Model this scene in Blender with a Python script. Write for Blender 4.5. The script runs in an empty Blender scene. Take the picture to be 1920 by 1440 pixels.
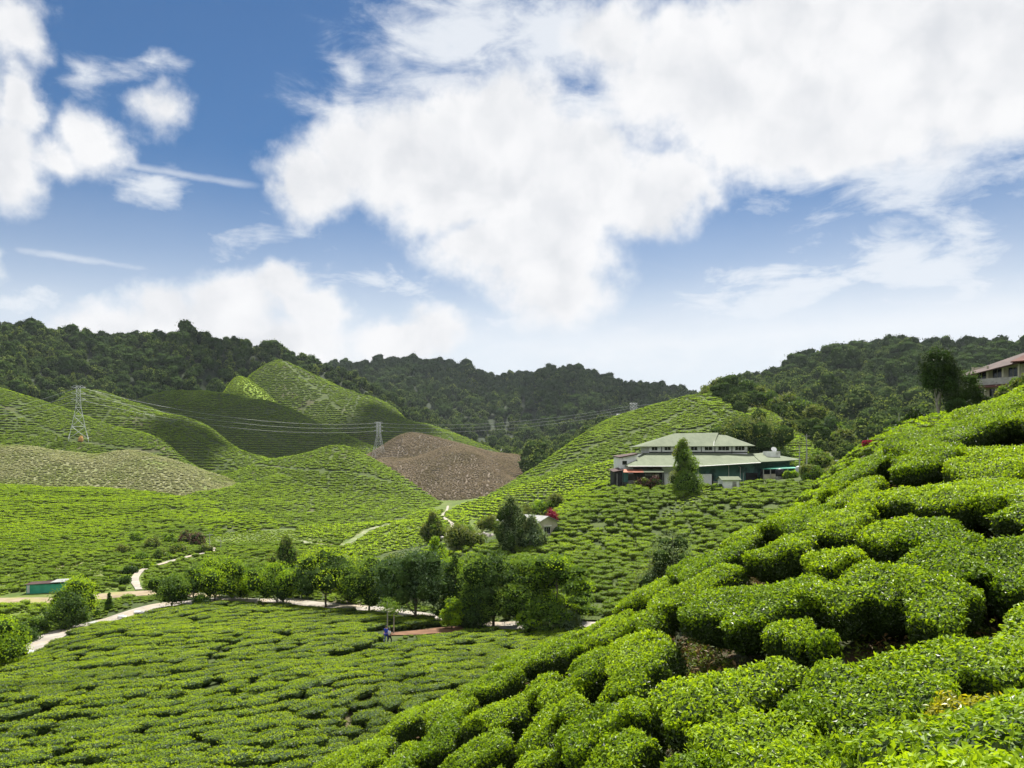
import bpy, math
import numpy as np
from mathutils import Vector, Matrix

# ------------------------------------------------------------------ camera, sun, sky, exposure
F, HY = 1507.0, 850.0           # focal length and horizon row of the photograph, in its own 1920 px frame
SUN_AZ, SUN_EL = math.radians(14), math.radians(58)
scene = bpy.context.scene
cam_d = bpy.data.cameras.new('camera')
cam = bpy.data.objects.new('camera', cam_d)
scene.collection.objects.link(cam)
cam.location = (0, 0, 0)
cam.rotation_euler = (math.radians(90), 0, 0)
cam_d.sensor_width = 36
cam_d.lens = F / 1920 * 36
cam_d.shift_y = (HY - 720) / 1920
cam_d.clip_start = 0.1
cam_d.clip_end = 20000
scene.camera = cam

sun_d = bpy.data.lights.new('sun', 'SUN')
sun_d.energy = 5.0
sun_d.angle = math.radians(0.5)
sun_d.color = (1.0, 0.955, 0.87)
sun = bpy.data.objects.new('sun', sun_d)
scene.collection.objects.link(sun)
SUN_DIR = Vector((math.sin(SUN_AZ) * math.cos(SUN_EL), math.cos(SUN_AZ) * math.cos(SUN_EL), math.sin(SUN_EL)))
sun.rotation_euler = SUN_DIR.to_track_quat('Z', 'Y').to_euler()
scene.view_settings.view_transform = 'Standard'
scene.view_settings.look = 'None'
scene.view_settings.exposure = 1.0
scene.view_settings.gamma = 1.0
scene.cycles.max_bounces = 6
scene.cycles.diffuse_bounces = 3
scene.cycles.transmission_bounces = 3
scene.cycles.glossy_bounces = 2
scene.cycles.transparent_max_bounces = 4


class S:
    """a node socket with arithmetic"""
    def __init__(s, nt, sock): s.nt, s.s = nt, sock
    def _m(s, op, *o, clamp=False):
        n = s.nt.nodes.new('ShaderNodeMath'); n.operation = op; n.use_clamp = clamp
        for i, v in enumerate((s,) + o):
            if isinstance(v, S): s.nt.links.new(v.s, n.inputs[i])
            else: n.inputs[i].default_value = v
        return S(s.nt, n.outputs[0])
    def __add__(s, o): return s._m('ADD', o)
    def __sub__(s, o): return s._m('SUBTRACT', o)
    def __mul__(s, o): return s._m('MULTIPLY', o)
    def __truediv__(s, o): return s._m('DIVIDE', o)
    def neg(s): return s._m('MULTIPLY', -1.0)
    def sat(s): return s._m('ADD', 0.0, clamp=True)
    def max(s, o): return s._m('MAXIMUM', o)
    def min(s, o): return s._m('MINIMUM', o)
    def smax(s, o, k): return s._m('SMOOTH_MAX', o, k)
    def step(s, a, b):
        n = s.nt.nodes.new('ShaderNodeMapRange'); n.interpolation_type = 'SMOOTHSTEP'
        s.nt.links.new(s.s, n.inputs[0]); n.inputs[1].default_value = a; n.inputs[2].default_value = b
        n.inputs[3].default_value = 0; n.inputs[4].default_value = 1
        return S(s.nt, n.outputs[0])
    def v(s, op, o, out=0):
        n = s.nt.nodes.new('ShaderNodeVectorMath'); n.operation = op
        s.nt.links.new(s.s, n.inputs[0])
        if isinstance(o, S): s.nt.links.new(o.s, n.inputs[1])
        elif o is not None: n.inputs[1].default_value = o
        return S(s.nt, n.outputs[out])


def noise_node(nt, vec, scale, detail=4, rough=0.5, lac=2.0, dist=0.0):
    n = nt.nodes.new('ShaderNodeTexNoise')
    n.inputs['Scale'].default_value = scale; n.inputs['Detail'].default_value = detail
    n.inputs['Roughness'].default_value = rough; n.inputs['Lacunarity'].default_value = lac
    n.inputs['Distortion'].default_value = dist
    if vec is not None: nt.links.new(vec.s, n.inputs['Vector'])
    return S(nt, n.outputs[0]), S(nt, n.outputs[1])


def mixc(nt, f, a, b):
    n = nt.nodes.new('ShaderNodeMix'); n.data_type = 'RGBA'
    for i, v in ((0, f), (6, a), (7, b)):
        if isinstance(v, S): nt.links.new(v.s, n.inputs[i])
        elif i == 0: n.inputs[0].default_value = v
        else: n.inputs[i].default_value = (*v, 1)
    return S(nt, n.outputs[2])


def azel(px, row):
    u, v = (px - 960) / F, (HY - row) / F
    return math.atan2(u, 1), math.atan2(v, math.hypot(1, u))


world = bpy.data.worlds.new('World')
scene.world = world
world.use_nodes = True
wt = world.node_tree
wt.nodes.clear()
SKY_STRENGTH = 0.055


def build_sky():
    nt = wt
    sky = nt.nodes.new('ShaderNodeTexSky'); sky.sky_type = 'NISHITA'
    sky.sun_disc = False; sky.sun_elevation = SUN_EL; sky.sun_rotation = SUN_AZ
    sky.altitude = 1500; sky.air_density = 1.0; sky.dust_density = 0.3; sky.ozone_density = 2.6
    tc = nt.nodes.new('ShaderNodeTexCoord')
    d = S(nt, tc.outputs['Generated'])
    sep = nt.nodes.new('ShaderNodeSeparateXYZ'); nt.links.new(d.s, sep.inputs[0])
    X, Y, Z = (S(nt, o) for o in sep.outputs)
    az = X._m('ARCTAN2', Y); el = Z._m('ARCSINE')
    cb = nt.nodes.new('ShaderNodeCombineXYZ')
    nt.links.new(az.s, cb.inputs[0]); nt.links.new(el.s, cb.inputs[1])
    q = S(nt, cb.outputs[0])
    # billow the outlines: the direction is pushed about by noise before the clouds are looked up
    _, w1 = noise_node(nt, q, 9.0, 3, 0.55)
    _, w2 = noise_node(nt, q, 34.0, 4, 0.6)
    qq = q.v('ADD', w1.v('SUBTRACT', (0.5, 0.5, 0.5)).v('MULTIPLY', (0.10, 0.075, 0)))
    qq = qq.v('ADD', w2.v('SUBTRACT', (0.5, 0.5, 0.5)).v('MULTIPLY', (0.030, 0.026, 0)))
    def field(blobs, k):
        D = None
        for (px, row, rx, ry, w) in blobs:
            a, e = azel(px, row)
            ca = math.cos(a)
            r = qq.v('SUBTRACT', (a, e, 0)).v('MULTIPLY', (F / rx / (ca * ca), F / ry / ca, 0)).v('LENGTH', None, 1)
            b = r._m('MULTIPLY_ADD', -w, w)
            D = b if D is None else D.smax(b, k)
        return D
    thick = [(590, 325, 100, 95, 1), (665, 285, 100, 95, 1), (770, 300, 150, 125, 1), (850, 240, 120, 95, 1),
             (955, 245, 125, 100, 1), (900, 345, 230, 120, 1.2), (1090, 330, 190, 130, 1.2), (1010, 460, 190, 125, 1),
             (890, 475, 120, 65, .8), (1040, 540, 120, 85, .8), (1210, 350, 140, 95, 1),
             (1290, 345, 80, 70, .8), (1300, 130, 230, 140, 1), (1520, 110, 300, 190, 1.3), (1740, 110, 320, 185, 1.3),
             (1880, 190, 220, 110, 1), (1410, 240, 200, 120, 1), (1560, 275, 110, 70, .9), (1660, 225, 160, 95, 1),
             (1150, 60, 120, 90, .7),
             (30, 30, 85, 70, .7), (40, 180, 75, 75, .9), (10, 280, 90, 105, .9), (180, 255, 80, 75, .8),
             (110, 290, 70, 50, .7), (310, 205, 55, 58, .55), (-120, 180, 150, 150, 1),
             (545, 535, 85, 62, 1), (440, 570, 130, 80, 1), (310, 590, 120, 75, 1), (200, 620, 110, 55, 1),
             (600, 590, 75, 60, 1), (805, 620, 78, 60, .9), (740, 650, 100, 45, .9), (500, 650, 230, 60, 1),
             (-20, 480, 60, 60, .7), (2200, 200, 300, 220, 1)]
    wisp = [(880, 50, 220, 120, 1), (1020, 70, 170, 130, 1), (655, 110, 60, 40, .8), (265, 350, 75, 42, .8),
            (190, 118, 60, 36, .55), (280, 105, 45, 22, .5), (1700, 330, 300, 90, .9), (1720, 480, 260, 100, 1),
            (1450, 560, 330, 80, 1), (1000, 610, 330, 60, .9), (1750, 600, 420, 110, 1.1), (720, 540, 150, 60, .6),
            (480, 440, 130, 45, .5), (60, 560, 150, 50, .8), (1250, 640, 500, 60, 1), (1130, 190, 150, 90, .6),
            (690, 240, 120, 120, .5), (1480, 330, 120, 60, .6)]
    D = field(thick, 0.25)
    W = field(wisp, 0.3)
    n_f, _ = noise_node(nt, q, 26.0, 6, 0.62)
    n_s, _ = noise_node(nt, q.v('MULTIPLY', (1.0, 2.6, 1)), 11.0, 6, 0.62, 2.0, 0.4)
    n_b, _ = noise_node(nt, qq, 13.0, 3, 0.5)
    dens = D + (n_f - 0.5) * 0.60
    # half-covered sky added out of view, beside and behind, as fill light
    n_o, _ = noise_node(nt, d, 2.6, 6, 0.6)
    away = az._m('ABSOLUTE').step(0.78, 1.0).max(el.step(0.62, 0.8)) * el.step(0.02, 0.12)
    near_sun = d.v('DOT_PRODUCT', tuple(SUN_DIR), 1).step(0.90, 0.80)
    dens = dens.max(((n_o - 0.40) * 4.0).min(0.8) * away * near_sun - (away.neg() + 1.0) * 9.0)
    body = dens.step(-0.08, 0.48)
    wis = (W + (n_s - 0.52) * 2.2).step(-0.22, 0.85) * 0.82
    # thin straight streaks
    def streak(p0, p1, wid, op):
        a0, e0 = azel(*p0); a1, e1 = azel(*p1)
        L = math.hypot(a1 - a0, e1 - e0); tx, ty = (a1 - a0) / L, (e1 - e0) / L
        rel = q.v('ADD', w2.v('SUBTRACT', (0.5, 0.5, 0.5)).v('MULTIPLY', (0, 0.006, 0))).v('SUBTRACT', (a0, e0, 0))
        t = rel.v('DOT_PRODUCT', (tx / L, ty / L, 0), 1)
        s_ = rel.v('DOT_PRODUCT', (-ty, tx, 0), 1)._m('ABSOLUTE')
        return s_.step(wid, 0.0) * t.step(0, .12) * t.step(1.0, .75) * op * (n_s + 0.1).sat()
    st = streak((205, 303), (510, 352), 0.007, .75).max(streak((0, 462), (330, 512), 0.010, .85)).max(streak((1185, 485), (1300, 515), 0.004, .5))
    # milky air towards the horizon, thicker to the right
    low = el.step(0.36, 0.09) * (az * 0.30 + 0.80).sat()
    veil = (low * 0.85 + el.step(0.24, 0.09) * 0.4).sat() * 0.9
    thin = wis.max(st).max(veil)
    wl = wis.max(st)
    a_all = body + thin * (body.neg() + 1.0)
    # colours: the blue is the sky texture, pulled a little to the deep blue the lens gave it
    hs = nt.nodes.new('ShaderNodeHueSaturation'); nt.links.new(sky.outputs[0], hs.inputs['Color'])
    hs.inputs['Saturation'].default_value = 1.26; hs.inputs['Value'].default_value = 0.76
    bg = nt.nodes.new('ShaderNodeBackground'); nt.links.new(hs.outputs[0], bg.inputs[0]); bg.inputs[1].default_value = SKY_STRENGTH
    lum = ((n_b - 0.5) * 1.1 + (n_f - 0.5) * 0.45 + 0.52 - (dens - 0.5) * 0.18).step(0.05, 0.75)
    cc = mixc(nt, lum, (0.36, 0.37, 0.39), (0.475, 0.475, 0.48))
    cc = mixc(nt, body.neg() + 1.0, cc, mixc(nt, wl, (0.43, 0.455, 0.48), (0.475, 0.485, 0.495)))
    bg2 = nt.nodes.new('ShaderNodeBackground'); nt.links.new(cc.s, bg2.inputs[0]); bg2.inputs[1].default_value = 1.0
    mx = nt.nodes.new('ShaderNodeMixShader')
    nt.links.new(a_all.sat().s, mx.inputs[0]); nt.links.new(bg.outputs[0], mx.inputs[1]); nt.links.new(bg2.outputs[0], mx.inputs[2])
    out = nt.nodes.new('ShaderNodeOutputWorld'); nt.links.new(mx.outputs[0], out.inputs[0])


build_sky()
world.cycles.sample_map_resolution = 512
world.cycles.sampling_method = 'MANUAL'

# ------------------------------------------------------------------ helpers
rng = np.random.default_rng(11)
C = scene.collection


def hash2(ix, iy, seed):
    h = (ix.astype(np.int64) * 374761393 + iy.astype(np.int64) * 668265263 + seed * 1442695041) & 0xFFFFFFFF
    h = ((h ^ (h >> 13)) * 1274126177) & 0xFFFFFFFF
    return ((h ^ (h >> 16)) & 0xFFFFFF) / float(0xFFFFFF)


def vnoise(x, y, seed=0):
    x = np.asarray(x, float); y = np.asarray(y, float)
    ix, iy = np.floor(x), np.floor(y)
    fx, fy = x - ix, y - iy
    fx = fx * fx * (3 - 2 * fx); fy = fy * fy * (3 - 2 * fy)
    a, b = hash2(ix, iy, seed), hash2(ix + 1, iy, seed)
    c, d = hash2(ix, iy + 1, seed), hash2(ix + 1, iy + 1, seed)
    return (a + (b - a) * fx) * (1 - fy) + (c + (d - c) * fx) * fy - 0.5


def fbm(x, y, octv=3, seed=0):
    s, amp = 0.0, 1.0
    for k in range(octv):
        s = s + vnoise(x * 2 ** k, y * 2 ** k, seed + k * 17) * amp
        amp *= 0.5
    return s


class MB:
    """collects vertices and faces and builds ONE mesh"""
    def __init__(s): s.v, s.f, s.mi, s.sm, s.n = [], [], [], [], 0
    def add(s, verts, faces, mat=0, smooth=False):
        verts = np.asarray(verts, float).reshape(-1, 3)
        faces = np.asarray(faces, np.int64)
        s.v.append(verts); s.f.append(faces + s.n)
        s.mi.append(np.full(len(faces), mat)); s.sm.append(np.full(len(faces), smooth)); s.n += len(verts)
    def box(s, x0, x1, y0, y1, z0, z1, mat=0):
        v = [(x, y, z) for z in (z0, z1) for y in (y0, y1) for x in (x0, x1)]
        s.add(v, [(0, 2, 3, 1), (4, 5, 7, 6), (0, 1, 5, 4), (2, 6, 7, 3), (0, 4, 6, 2), (1, 3, 7, 5)], mat)
    def tube(s, pts, rad, n=6, mat=0, smooth=True, cap=True):
        pts = np.asarray(pts, float); rad = np.broadcast_to(np.asarray(rad, float), (len(pts),))
        t = np.gradient(pts, axis=0); t /= np.linalg.norm(t, axis=1)[:, None] + 1e-9
        ref = np.where(np.abs(t[:, 2:3]) > .9, np.array([[1., 0, 0]]), np.array([[0, 0, 1.]]))
        a = np.cross(t, ref); a /= np.linalg.norm(a, axis=1)[:, None]; b = np.cross(t, a)
        an = np.arange(n) / n * 2 * math.pi
        v = pts[:, None] + rad[:, None, None] * (a[:, None] * np.cos(an)[None, :, None] + b[:, None] * np.sin(an)[None, :, None])
        m = len(pts); i = np.arange(m - 1)[:, None] * n; j = np.arange(n)[None]; k = (j + 1) % n
        f = np.stack([i + j, i + k, i + n + k, i + n + j], -1).reshape(-1, 4)
        s.add(v.reshape(-1, 3), f, mat, smooth)
        if cap and n == 4:
            s.add(v[0], [(0, 1, 2, 3)], mat); s.add(v[-1], [(3, 2, 1, 0)], mat)
    def poly(s, pts, mat=0): s.add(pts, [tuple(range(len(pts)))], mat)
    def xform(s, M):
        M = np.array(M)
        s.v = [v @ M[:3, :3].T + M[:3, 3] for v in s.v]; return s
    def mesh(s, name, mats):
        me = bpy.data.meshes.new(name)
        v = np.concatenate(s.v); me.vertices.add(len(v)); me.vertices.foreach_set('co', v.ravel())
        tot = np.concatenate([np.full(len(f), f.shape[1]) for f in s.f])
        li = np.concatenate([f.ravel() for f in s.f])
        me.loops.add(len(li)); me.loops.foreach_set('vertex_index', li)
        me.polygons.add(len(tot)); me.polygons.foreach_set('loop_start', np.concatenate([[0], np.cumsum(tot)[:-1]]))
        for m in (mats if isinstance(mats, (list, tuple)) else [mats]): me.materials.append(m)
        me.polygons.foreach_set('material_index', np.concatenate(s.mi))
        me.polygons.foreach_set('use_smooth', np.concatenate(s.sm))
        me.update(calc_edges=True)
        return me
    def build(s, name, mats, parent=None, loc=None):
        return link(name, s.mesh(name, mats), parent, loc)


def link(name, data, parent=None, loc=None):
    o = bpy.data.objects.new(name, data); C.objects.link(o)
    if parent is not None: o.parent = parent
    if loc is not None: o.location = loc
    return o


def tag(o, label=None, cat=None, group=None, kind=None):
    for k, v in (('label', label), ('category', cat), ('group', group), ('kind', kind)):
        if v: o[k] = v
    return o


def thing(name, label, cat, loc=(0, 0, 0), rz=0.0, group=None):
    o = bpy.data.objects.new(name, None); C.objects.link(o)
    o.location = loc; o.rotation_euler = (0, 0, rz); o.empty_display_size = .2
    return tag(o, label, cat, group)


def icosphere(n):
    import bmesh
    bm = bmesh.new(); bmesh.ops.create_icosphere(bm, subdivisions=n, radius=1)
    v = np.array([x.co[:] for x in bm.verts]); f = np.array([[y.index for y in x.verts] for x in bm.faces])
    bm.free(); return v, f


ICO1, ICO2, ICO3 = icosphere(1), icosphere(2), icosphere(3)


def unit(v): return v / (np.linalg.norm(v, axis=-1, keepdims=True) + 1e-9)


def add_leaves(mb, P, N, L, W, r, mat=0, fold=.25, droop=.15, up=0.0):
    """one folded leaf of two triangles per point"""
    n = len(P); L = np.broadcast_to(L, (n,))[:, None]; W = np.broadcast_to(W, (n,))[:, None]
    N = unit(N); h = r.normal(size=(n, 3)); h[:, 2] += up
    t = unit(h - N * (h * N).sum(1, keepdims=True) * (1 - .0)); b = np.cross(N, t)
    base = P; tip = P + t * L - N * L * droop
    l = P + t * L * .45 + b * W + N * W * fold; q = P + t * L * .45 - b * W + N * W * fold
    v = np.stack([base, l, tip, q], 1).reshape(-1, 3); i = np.arange(n)[:, None] * 4
    mb.add(v, np.concatenate([i + [[0, 3, 2]], i + [[0, 2, 1]]]), mat)


ORD = ['first', 'second', 'third', 'fourth', 'fifth', 'sixth', 'seventh', 'eighth', 'ninth', 'tenth', 'eleventh', 'twelfth', 'thirteenth', 'fourteenth',
       'fifteenth', 'sixteenth', 'seventeenth', 'eighteenth', 'nineteenth', 'twentieth']


def nth(k):
    if k < 20: return ORD[k]
    t = {2: 'twenty', 3: 'thirty', 4: 'forty', 5: 'fifty', 6: 'sixty'}[(k + 1) // 10]
    return t + ('-' + ORD[(k + 1) % 10 - 1] if (k + 1) % 10 else 'th').replace('-th', 'th')



# ------------------------------------------------------------------ materials
def new_mat(name):
    m = bpy.data.materials.new(name); m.use_nodes = True
    nt = m.node_tree; nt.nodes.clear()
    out = nt.nodes.new('ShaderNodeOutputMaterial')
    return m, nt, out


def leaf_mat(name, a, b, trans=.35, rough=.42, field=None, fscale=.02, island=True, spec=.4, tcol=None, inst=.5):
    """foliage: a..b vary from leaf to leaf and plant to plant; field = a second colour in broad patches of the planting"""
    m, nt, out = new_mat(name)
    oi = nt.nodes.new('ShaderNodeObjectInfo'); geo = nt.nodes.new('ShaderNodeNewGeometry')
    r1 = S(nt, oi.outputs['Random'])
    f = r1 * inst
    if island: f = f + S(nt, geo.outputs['Random Per Island']) * (1 - inst)
    else:
        nn, _ = noise_node(nt, S(nt, geo.outputs['Position']), 1.3, 2)
        f = f + nn * (1 - inst)
    col = mixc(nt, f, a, b)
    if field:
        pn, _ = noise_node(nt, S(nt, geo.outputs['Position']), fscale, 4, .6)
        col = mixc(nt, pn.step(.44, .66), col, mixc(nt, f, field[0], field[1]))
    p = nt.nodes.new('ShaderNodeBsdfPrincipled'); nt.links.new(col.s, p.inputs['Base Color'])
    p.inputs['Roughness'].default_value = rough; p.inputs['Specular IOR Level'].default_value = spec
    tr = nt.nodes.new('ShaderNodeBsdfTranslucent')
    tint = nt.nodes.new('ShaderNodeMix'); tint.data_type = 'RGBA'; tint.blend_type = 'MULTIPLY'; tint.inputs[0].default_value = 1
    nt.links.new(col.s, tint.inputs[6]); tint.inputs[7].default_value = (*(tcol or (1.9, 1.75, .7)), 1)
    nt.links.new(tint.outputs[2], tr.inputs[0])
    mx = nt.nodes.new('ShaderNodeMixShader'); mx.inputs[0].default_value = trans
    nt.links.new(p.outputs[0], mx.inputs[1]); nt.links.new(tr.outputs[0], mx.inputs[2])
    nt.links.new(mx.outputs[0], out.inputs[0])
    return m


def surf_mat(name, a, b, scale=4.0, detail=5, rough=.8, lo=.35, hi=.65, c=None, cscale=.6, clo=.5, chi=.62, bump=0.0, spec=.3, metal=0.0, stretch=None):
    """a plain worn surface: two close tones in noise, and stains or patches of a third"""
    m, nt, out = new_mat(name)
    tc = nt.nodes.new('ShaderNodeTexCoord'); co = S(nt, tc.outputs['Object'])
    if stretch: co = co.v('MULTIPLY', stretch)
    n1, _ = noise_node(nt, co, scale, detail, .6)
    col = mixc(nt, n1.step(lo, hi), a, b)
    if c is not None:
        n2, _ = noise_node(nt, co, cscale, 4, .65)
        col = mixc(nt, n2.step(clo, chi), col, c)
    p = nt.nodes.new('ShaderNodeBsdfPrincipled'); nt.links.new(col.s, p.inputs['Base Color'])
    p.inputs['Roughness'].default_value = rough; p.inputs['Specular IOR Level'].default_value = spec
    p.inputs['Metallic'].default_value = metal
    if bump:
        bp = nt.nodes.new('ShaderNodeBump'); bp.inputs['Strength'].default_value = bump; bp.inputs['Distance'].default_value = .1
        nt.links.new(n1.s, bp.inputs['Height']); nt.links.new(bp.outputs[0], p.inputs['Normal'])
    nt.links.new(p.outputs[0], out.inputs[0])
    return m


def roof_mat(name, a, b, pitch=.35, rough=.8):
    """corrugated sheet: real colour wear plus ribs as bump along the fall of the roof (local x)"""
    m, nt, out = new_mat(name)
    tc = nt.nodes.new('ShaderNodeTexCoord'); co = S(nt, tc.outputs['Object'])
    n1, _ = noise_node(nt, co.v('MULTIPLY', (1, .25, 1)), .8, 5, .65)
    w = nt.nodes.new('ShaderNodeTexWave'); w.bands_direction = 'X'; w.inputs['Scale'].default_value = .5 / pitch
    nt.links.new(co.s, w.inputs[0])
    p = nt.nodes.new('ShaderNodeBsdfPrincipled')
    nt.links.new(mixc(nt, n1.step(.3, .7), a, b).s, p.inputs['Base Color'])
    p.inputs['Roughness'].default_value = rough; p.inputs['Specular IOR Level'].default_value = .15
    bp = nt.nodes.new('ShaderNodeBump'); bp.inputs['Strength'].default_value = .35; bp.inputs['Distance'].default_value = .05
    nt.links.new(w.outputs[1], bp.inputs['Height']); nt.links.new(bp.outputs[0], p.inputs['Normal'])
    nt.links.new(p.outputs[0], out.inputs[0])
    return m


M = {}
G = {}
# tea: new flush (bright), older leaf, darkened further for the shade on the flanks
M['tea_near'] = leaf_mat('tea_leaf', (.092, .180, .006), (.325, .455, .018), .40, .46, inst=.5, spec=.22)
M['tea_yellow'] = leaf_mat('tea_leaf_yellow', (.20, .24, .012), (.38, .34, .02), .40, .38, inst=.2)
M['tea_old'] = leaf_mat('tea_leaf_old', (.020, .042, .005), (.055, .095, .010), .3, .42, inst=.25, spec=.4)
M['tea_old_hill'] = leaf_mat('tea_leaf_old_hill', (0.068, 0.114, .010), (0.128, 0.189, .014), .25, .55, island=False, spec=.2, inst=.6)  # older hill leaf, darkened to draw the shade lines between rows
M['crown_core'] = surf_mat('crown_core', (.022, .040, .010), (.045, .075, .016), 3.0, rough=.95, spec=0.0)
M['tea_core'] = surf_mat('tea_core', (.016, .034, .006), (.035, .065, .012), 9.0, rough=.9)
M['tea_core_hill'] = surf_mat('tea_core_hill', (.06, .095, .010), (.10, .14, .016), 2.0, rough=.9)
M['tea_mid'] = leaf_mat('tea_leaf_mid', (.138, .232, .009), (.315, .42, .017), .42, .45, field=((.080, .140, .012), (.20, .27, .020)), fscale=.035, inst=.5, spec=.18)
M['tea_hill'] = leaf_mat('tea_leaf_hill', (0.198, 0.329, 0.011), (0.325, 0.464, 0.017), .42, .6, field=((0.136, 0.243, 0.011), (0.244, 0.367, 0.017)), fscale=.018, island=False, inst=.7, spec=.06)
M['tea_far'] = leaf_mat('tea_leaf_far', (0.198, 0.335, 0.018), (0.298, 0.443, 0.024), .42, .6, field=((0.136, 0.248, 0.018), (0.218, 0.340, 0.022)), fscale=.010, island=False, inst=.7, spec=.06)
M['tea_lime'] = leaf_mat('tea_leaf_lime', (0.280, 0.454, 0.008), (0.390, 0.551, 0.014), .45, .6, island=False, inst=.7, spec=.06)
M['tea_olive'] = leaf_mat('tea_leaf_olive', (0.108, 0.194, 0.015), (0.198, 0.308, 0.024), .35, .55, field=((0.218, 0.346, 0.014), (0.307, 0.432, 0.017)), fscale=.05, island=False, inst=.7, spec=.06)
M['tea_pale'] = leaf_mat('tea_leaf_pruned', (.35, .37, .20), (.52, .53, .33), .15, .8, field=((.22, .30, .06), (.33, .38, .10)), fscale=.05, island=False, inst=.8)
M['tea_brown'] = leaf_mat('tea_twigs_pruned', (.29, .235, .17), (.42, .35, .26), .08, .85, field=((.20, .17, .10), (.32, .27, .17)), fscale=.03, island=False, inst=.8)
# other foliage
def tree_cols(n, a, b, tr=.32, tc=None, isl=True, inst=.3, rough=.55, spec=.15): M[n] = leaf_mat(n, a, b, tr, rough, island=isl, inst=inst, tcol=tc, spec=spec)
tree_cols('leaf_dark', (0.024, 0.063, 0.015), (0.076, 0.136, 0.027), .22)
tree_cols('leaf_blue', (0.040, 0.086, 0.037), (0.100, 0.164, 0.060), .22)
tree_cols('leaf_mid', (0.068, 0.145, 0.020), (0.170, 0.264, 0.034))
tree_cols('leaf_bright', (0.128, 0.255, 0.014), (0.323, 0.442, 0.020), .42)
tree_cols('leaf_olive', (0.080, 0.120, 0.035), (0.176, 0.208, 0.056))
tree_cols('leaf_grey', (0.090, 0.153, 0.076), (0.216, 0.279, 0.135), .25)
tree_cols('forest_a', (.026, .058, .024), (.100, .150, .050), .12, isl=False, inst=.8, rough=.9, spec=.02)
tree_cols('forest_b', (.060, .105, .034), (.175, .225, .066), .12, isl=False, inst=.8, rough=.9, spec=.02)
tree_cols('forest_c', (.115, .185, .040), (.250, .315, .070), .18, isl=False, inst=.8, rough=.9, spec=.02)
tree_cols('leaf_shade', (.014, .032, .008), (.045, .075, .016), .15)  # backlit shade of the shoulder trees put into the leaf colour
tree_cols('flower_red', (.17, .010, .025), (.32, .022, .06), .3, (1.3, 1, 1))
tree_cols('leaf_dead', (.09, .04, .035), (.17, .10, .07), .1, (1.3, 1, .8))
tree_cols('weed_leaf', (.05, .085, .012), (.13, .17, .022), .3)
tree_cols('dry_leaf', (.12, .07, .03), (.21, .145, .06), .15, (1.2, 1, .8))
M['bark'] = surf_mat('bark', (.09, .075, .055), (.17, .145, .11), 6, rough=.9, bump=.4)
M['bark_pale'] = surf_mat('bark_pale', (.24, .22, .18), (.36, .33, .28), 5, rough=.9, bump=.3)
M['stem'] = surf_mat('tea_stem', (.07, .055, .04), (.16, .14, .11), 20, rough=.9)
# ground
M['soil_near'] = surf_mat('soil_near', (.022, .030, .008), (.055, .062, .018), 6.0, 8, .95, c=(.075, .045, .024), cscale=1.6, bump=1.0)
M['soil_tea'] = surf_mat('soil_tea', (.030, .048, .010), (.062, .085, .016), .5, 7, .95, c=(.09, .072, .036), cscale=.06, clo=.56, chi=.7, bump=.5)
M['soil_hill'] = surf_mat('soil_hill', (.034, .056, .010), (.070, .098, .016), .3, 8, .95, c=(.08, .078, .034), cscale=.03, clo=.55, chi=.7, bump=.5)
M['soil_lime'] = surf_mat('soil_lime', (.16, .25, .02), (.24, .32, .03), .4, 6, .95)
M['soil_pale'] = surf_mat('soil_pale', (.15, .155, .07), (.21, .21, .11), .3, 8, .95, c=(.13, .17, .035), cscale=.02, clo=.46, chi=.6, bump=.5)
M['soil_brown'] = surf_mat('soil_brown', (.115, .092, .066), (.17, .138, .10), .3, 8, .95, c=(.085, .075, .05), cscale=.02, bump=.5)
M['soil_forest'] = surf_mat('soil_forest', (.014, .026, .010), (.032, .048, .016), .15, 7, .95)
M['valley'] = surf_mat('valley_grass', (.060, .098, .012), (.115, .155, .022), .35, 8, .95, c=(.20, .19, .09), cscale=.035, clo=.56, chi=.68, bump=.4)
M['valley_pale'] = surf_mat('streambed', (.12, .16, .05), (.19, .22, .09), .3, 7, .9, c=(.28, .27, .2), cscale=.15, clo=.5, chi=.66)
M['road'] = surf_mat('road_paving', (.26, .235, .20), (.36, .33, .28), .8, 6, .9, c=(.36, .30, .22), cscale=.25)
M['dirt'] = surf_mat('dirt_track', (.22, .17, .105), (.31, .25, .17), .5, 6, .95, c=(.26, .23, .10), cscale=.2)
M['red_soil'] = surf_mat('red_soil', (.13, .068, .038), (.20, .11, .062), .7, 6, .95)
# built things
M['white'] = surf_mat('white_paint', (.76, .76, .74), (.88, .88, .86), 1.5, 6, .7, c=(.45, .44, .40), cscale=.5, clo=.58, chi=.72)
M['cream'] = surf_mat('cream_paint', (.46, .42, .30), (.56, .52, .39), 1.2, 6, .75, c=(.48, .43, .32), cscale=.6, clo=.58, chi=.72)  # cream paint with the hotel's backlit shade darkened into it
M['teal'] = surf_mat('teal_sheet', (.06, .17, .155), (.085, .21, .19), .5, 5, .6, c=(.03, .085, .08), cscale=.3)
M['green_sheet'] = surf_mat('green_sheet', (.03, .27, .17), (.05, .36, .23), .7, 5, .55)
M['roof_green'] = roof_mat('roof_green', (.125, .152, .095), (.168, .195, .125))
M['roof_grey'] = roof_mat('roof_grey', (.25, .26, .25), (.36, .36, .34))
M['roof_red'] = roof_mat('roof_red', (.09, .036, .028), (.15, .065, .05))
M['roof_rust'] = roof_mat('roof_rust', (.38, .13, .08), (.48, .21, .14))
M['tile_dark'] = roof_mat('roof_tile', (.050, .028, .025), (.085, .050, .042), .3, .7)
M['dark'] = surf_mat('dark_inside', (.012, .013, .012), (.03, .03, .028), 1.0, rough=.8)
M['brown_board'] = surf_mat('brown_board', (.055, .045, .036), (.11, .09, .07), 1.2, 6, .85)
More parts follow.
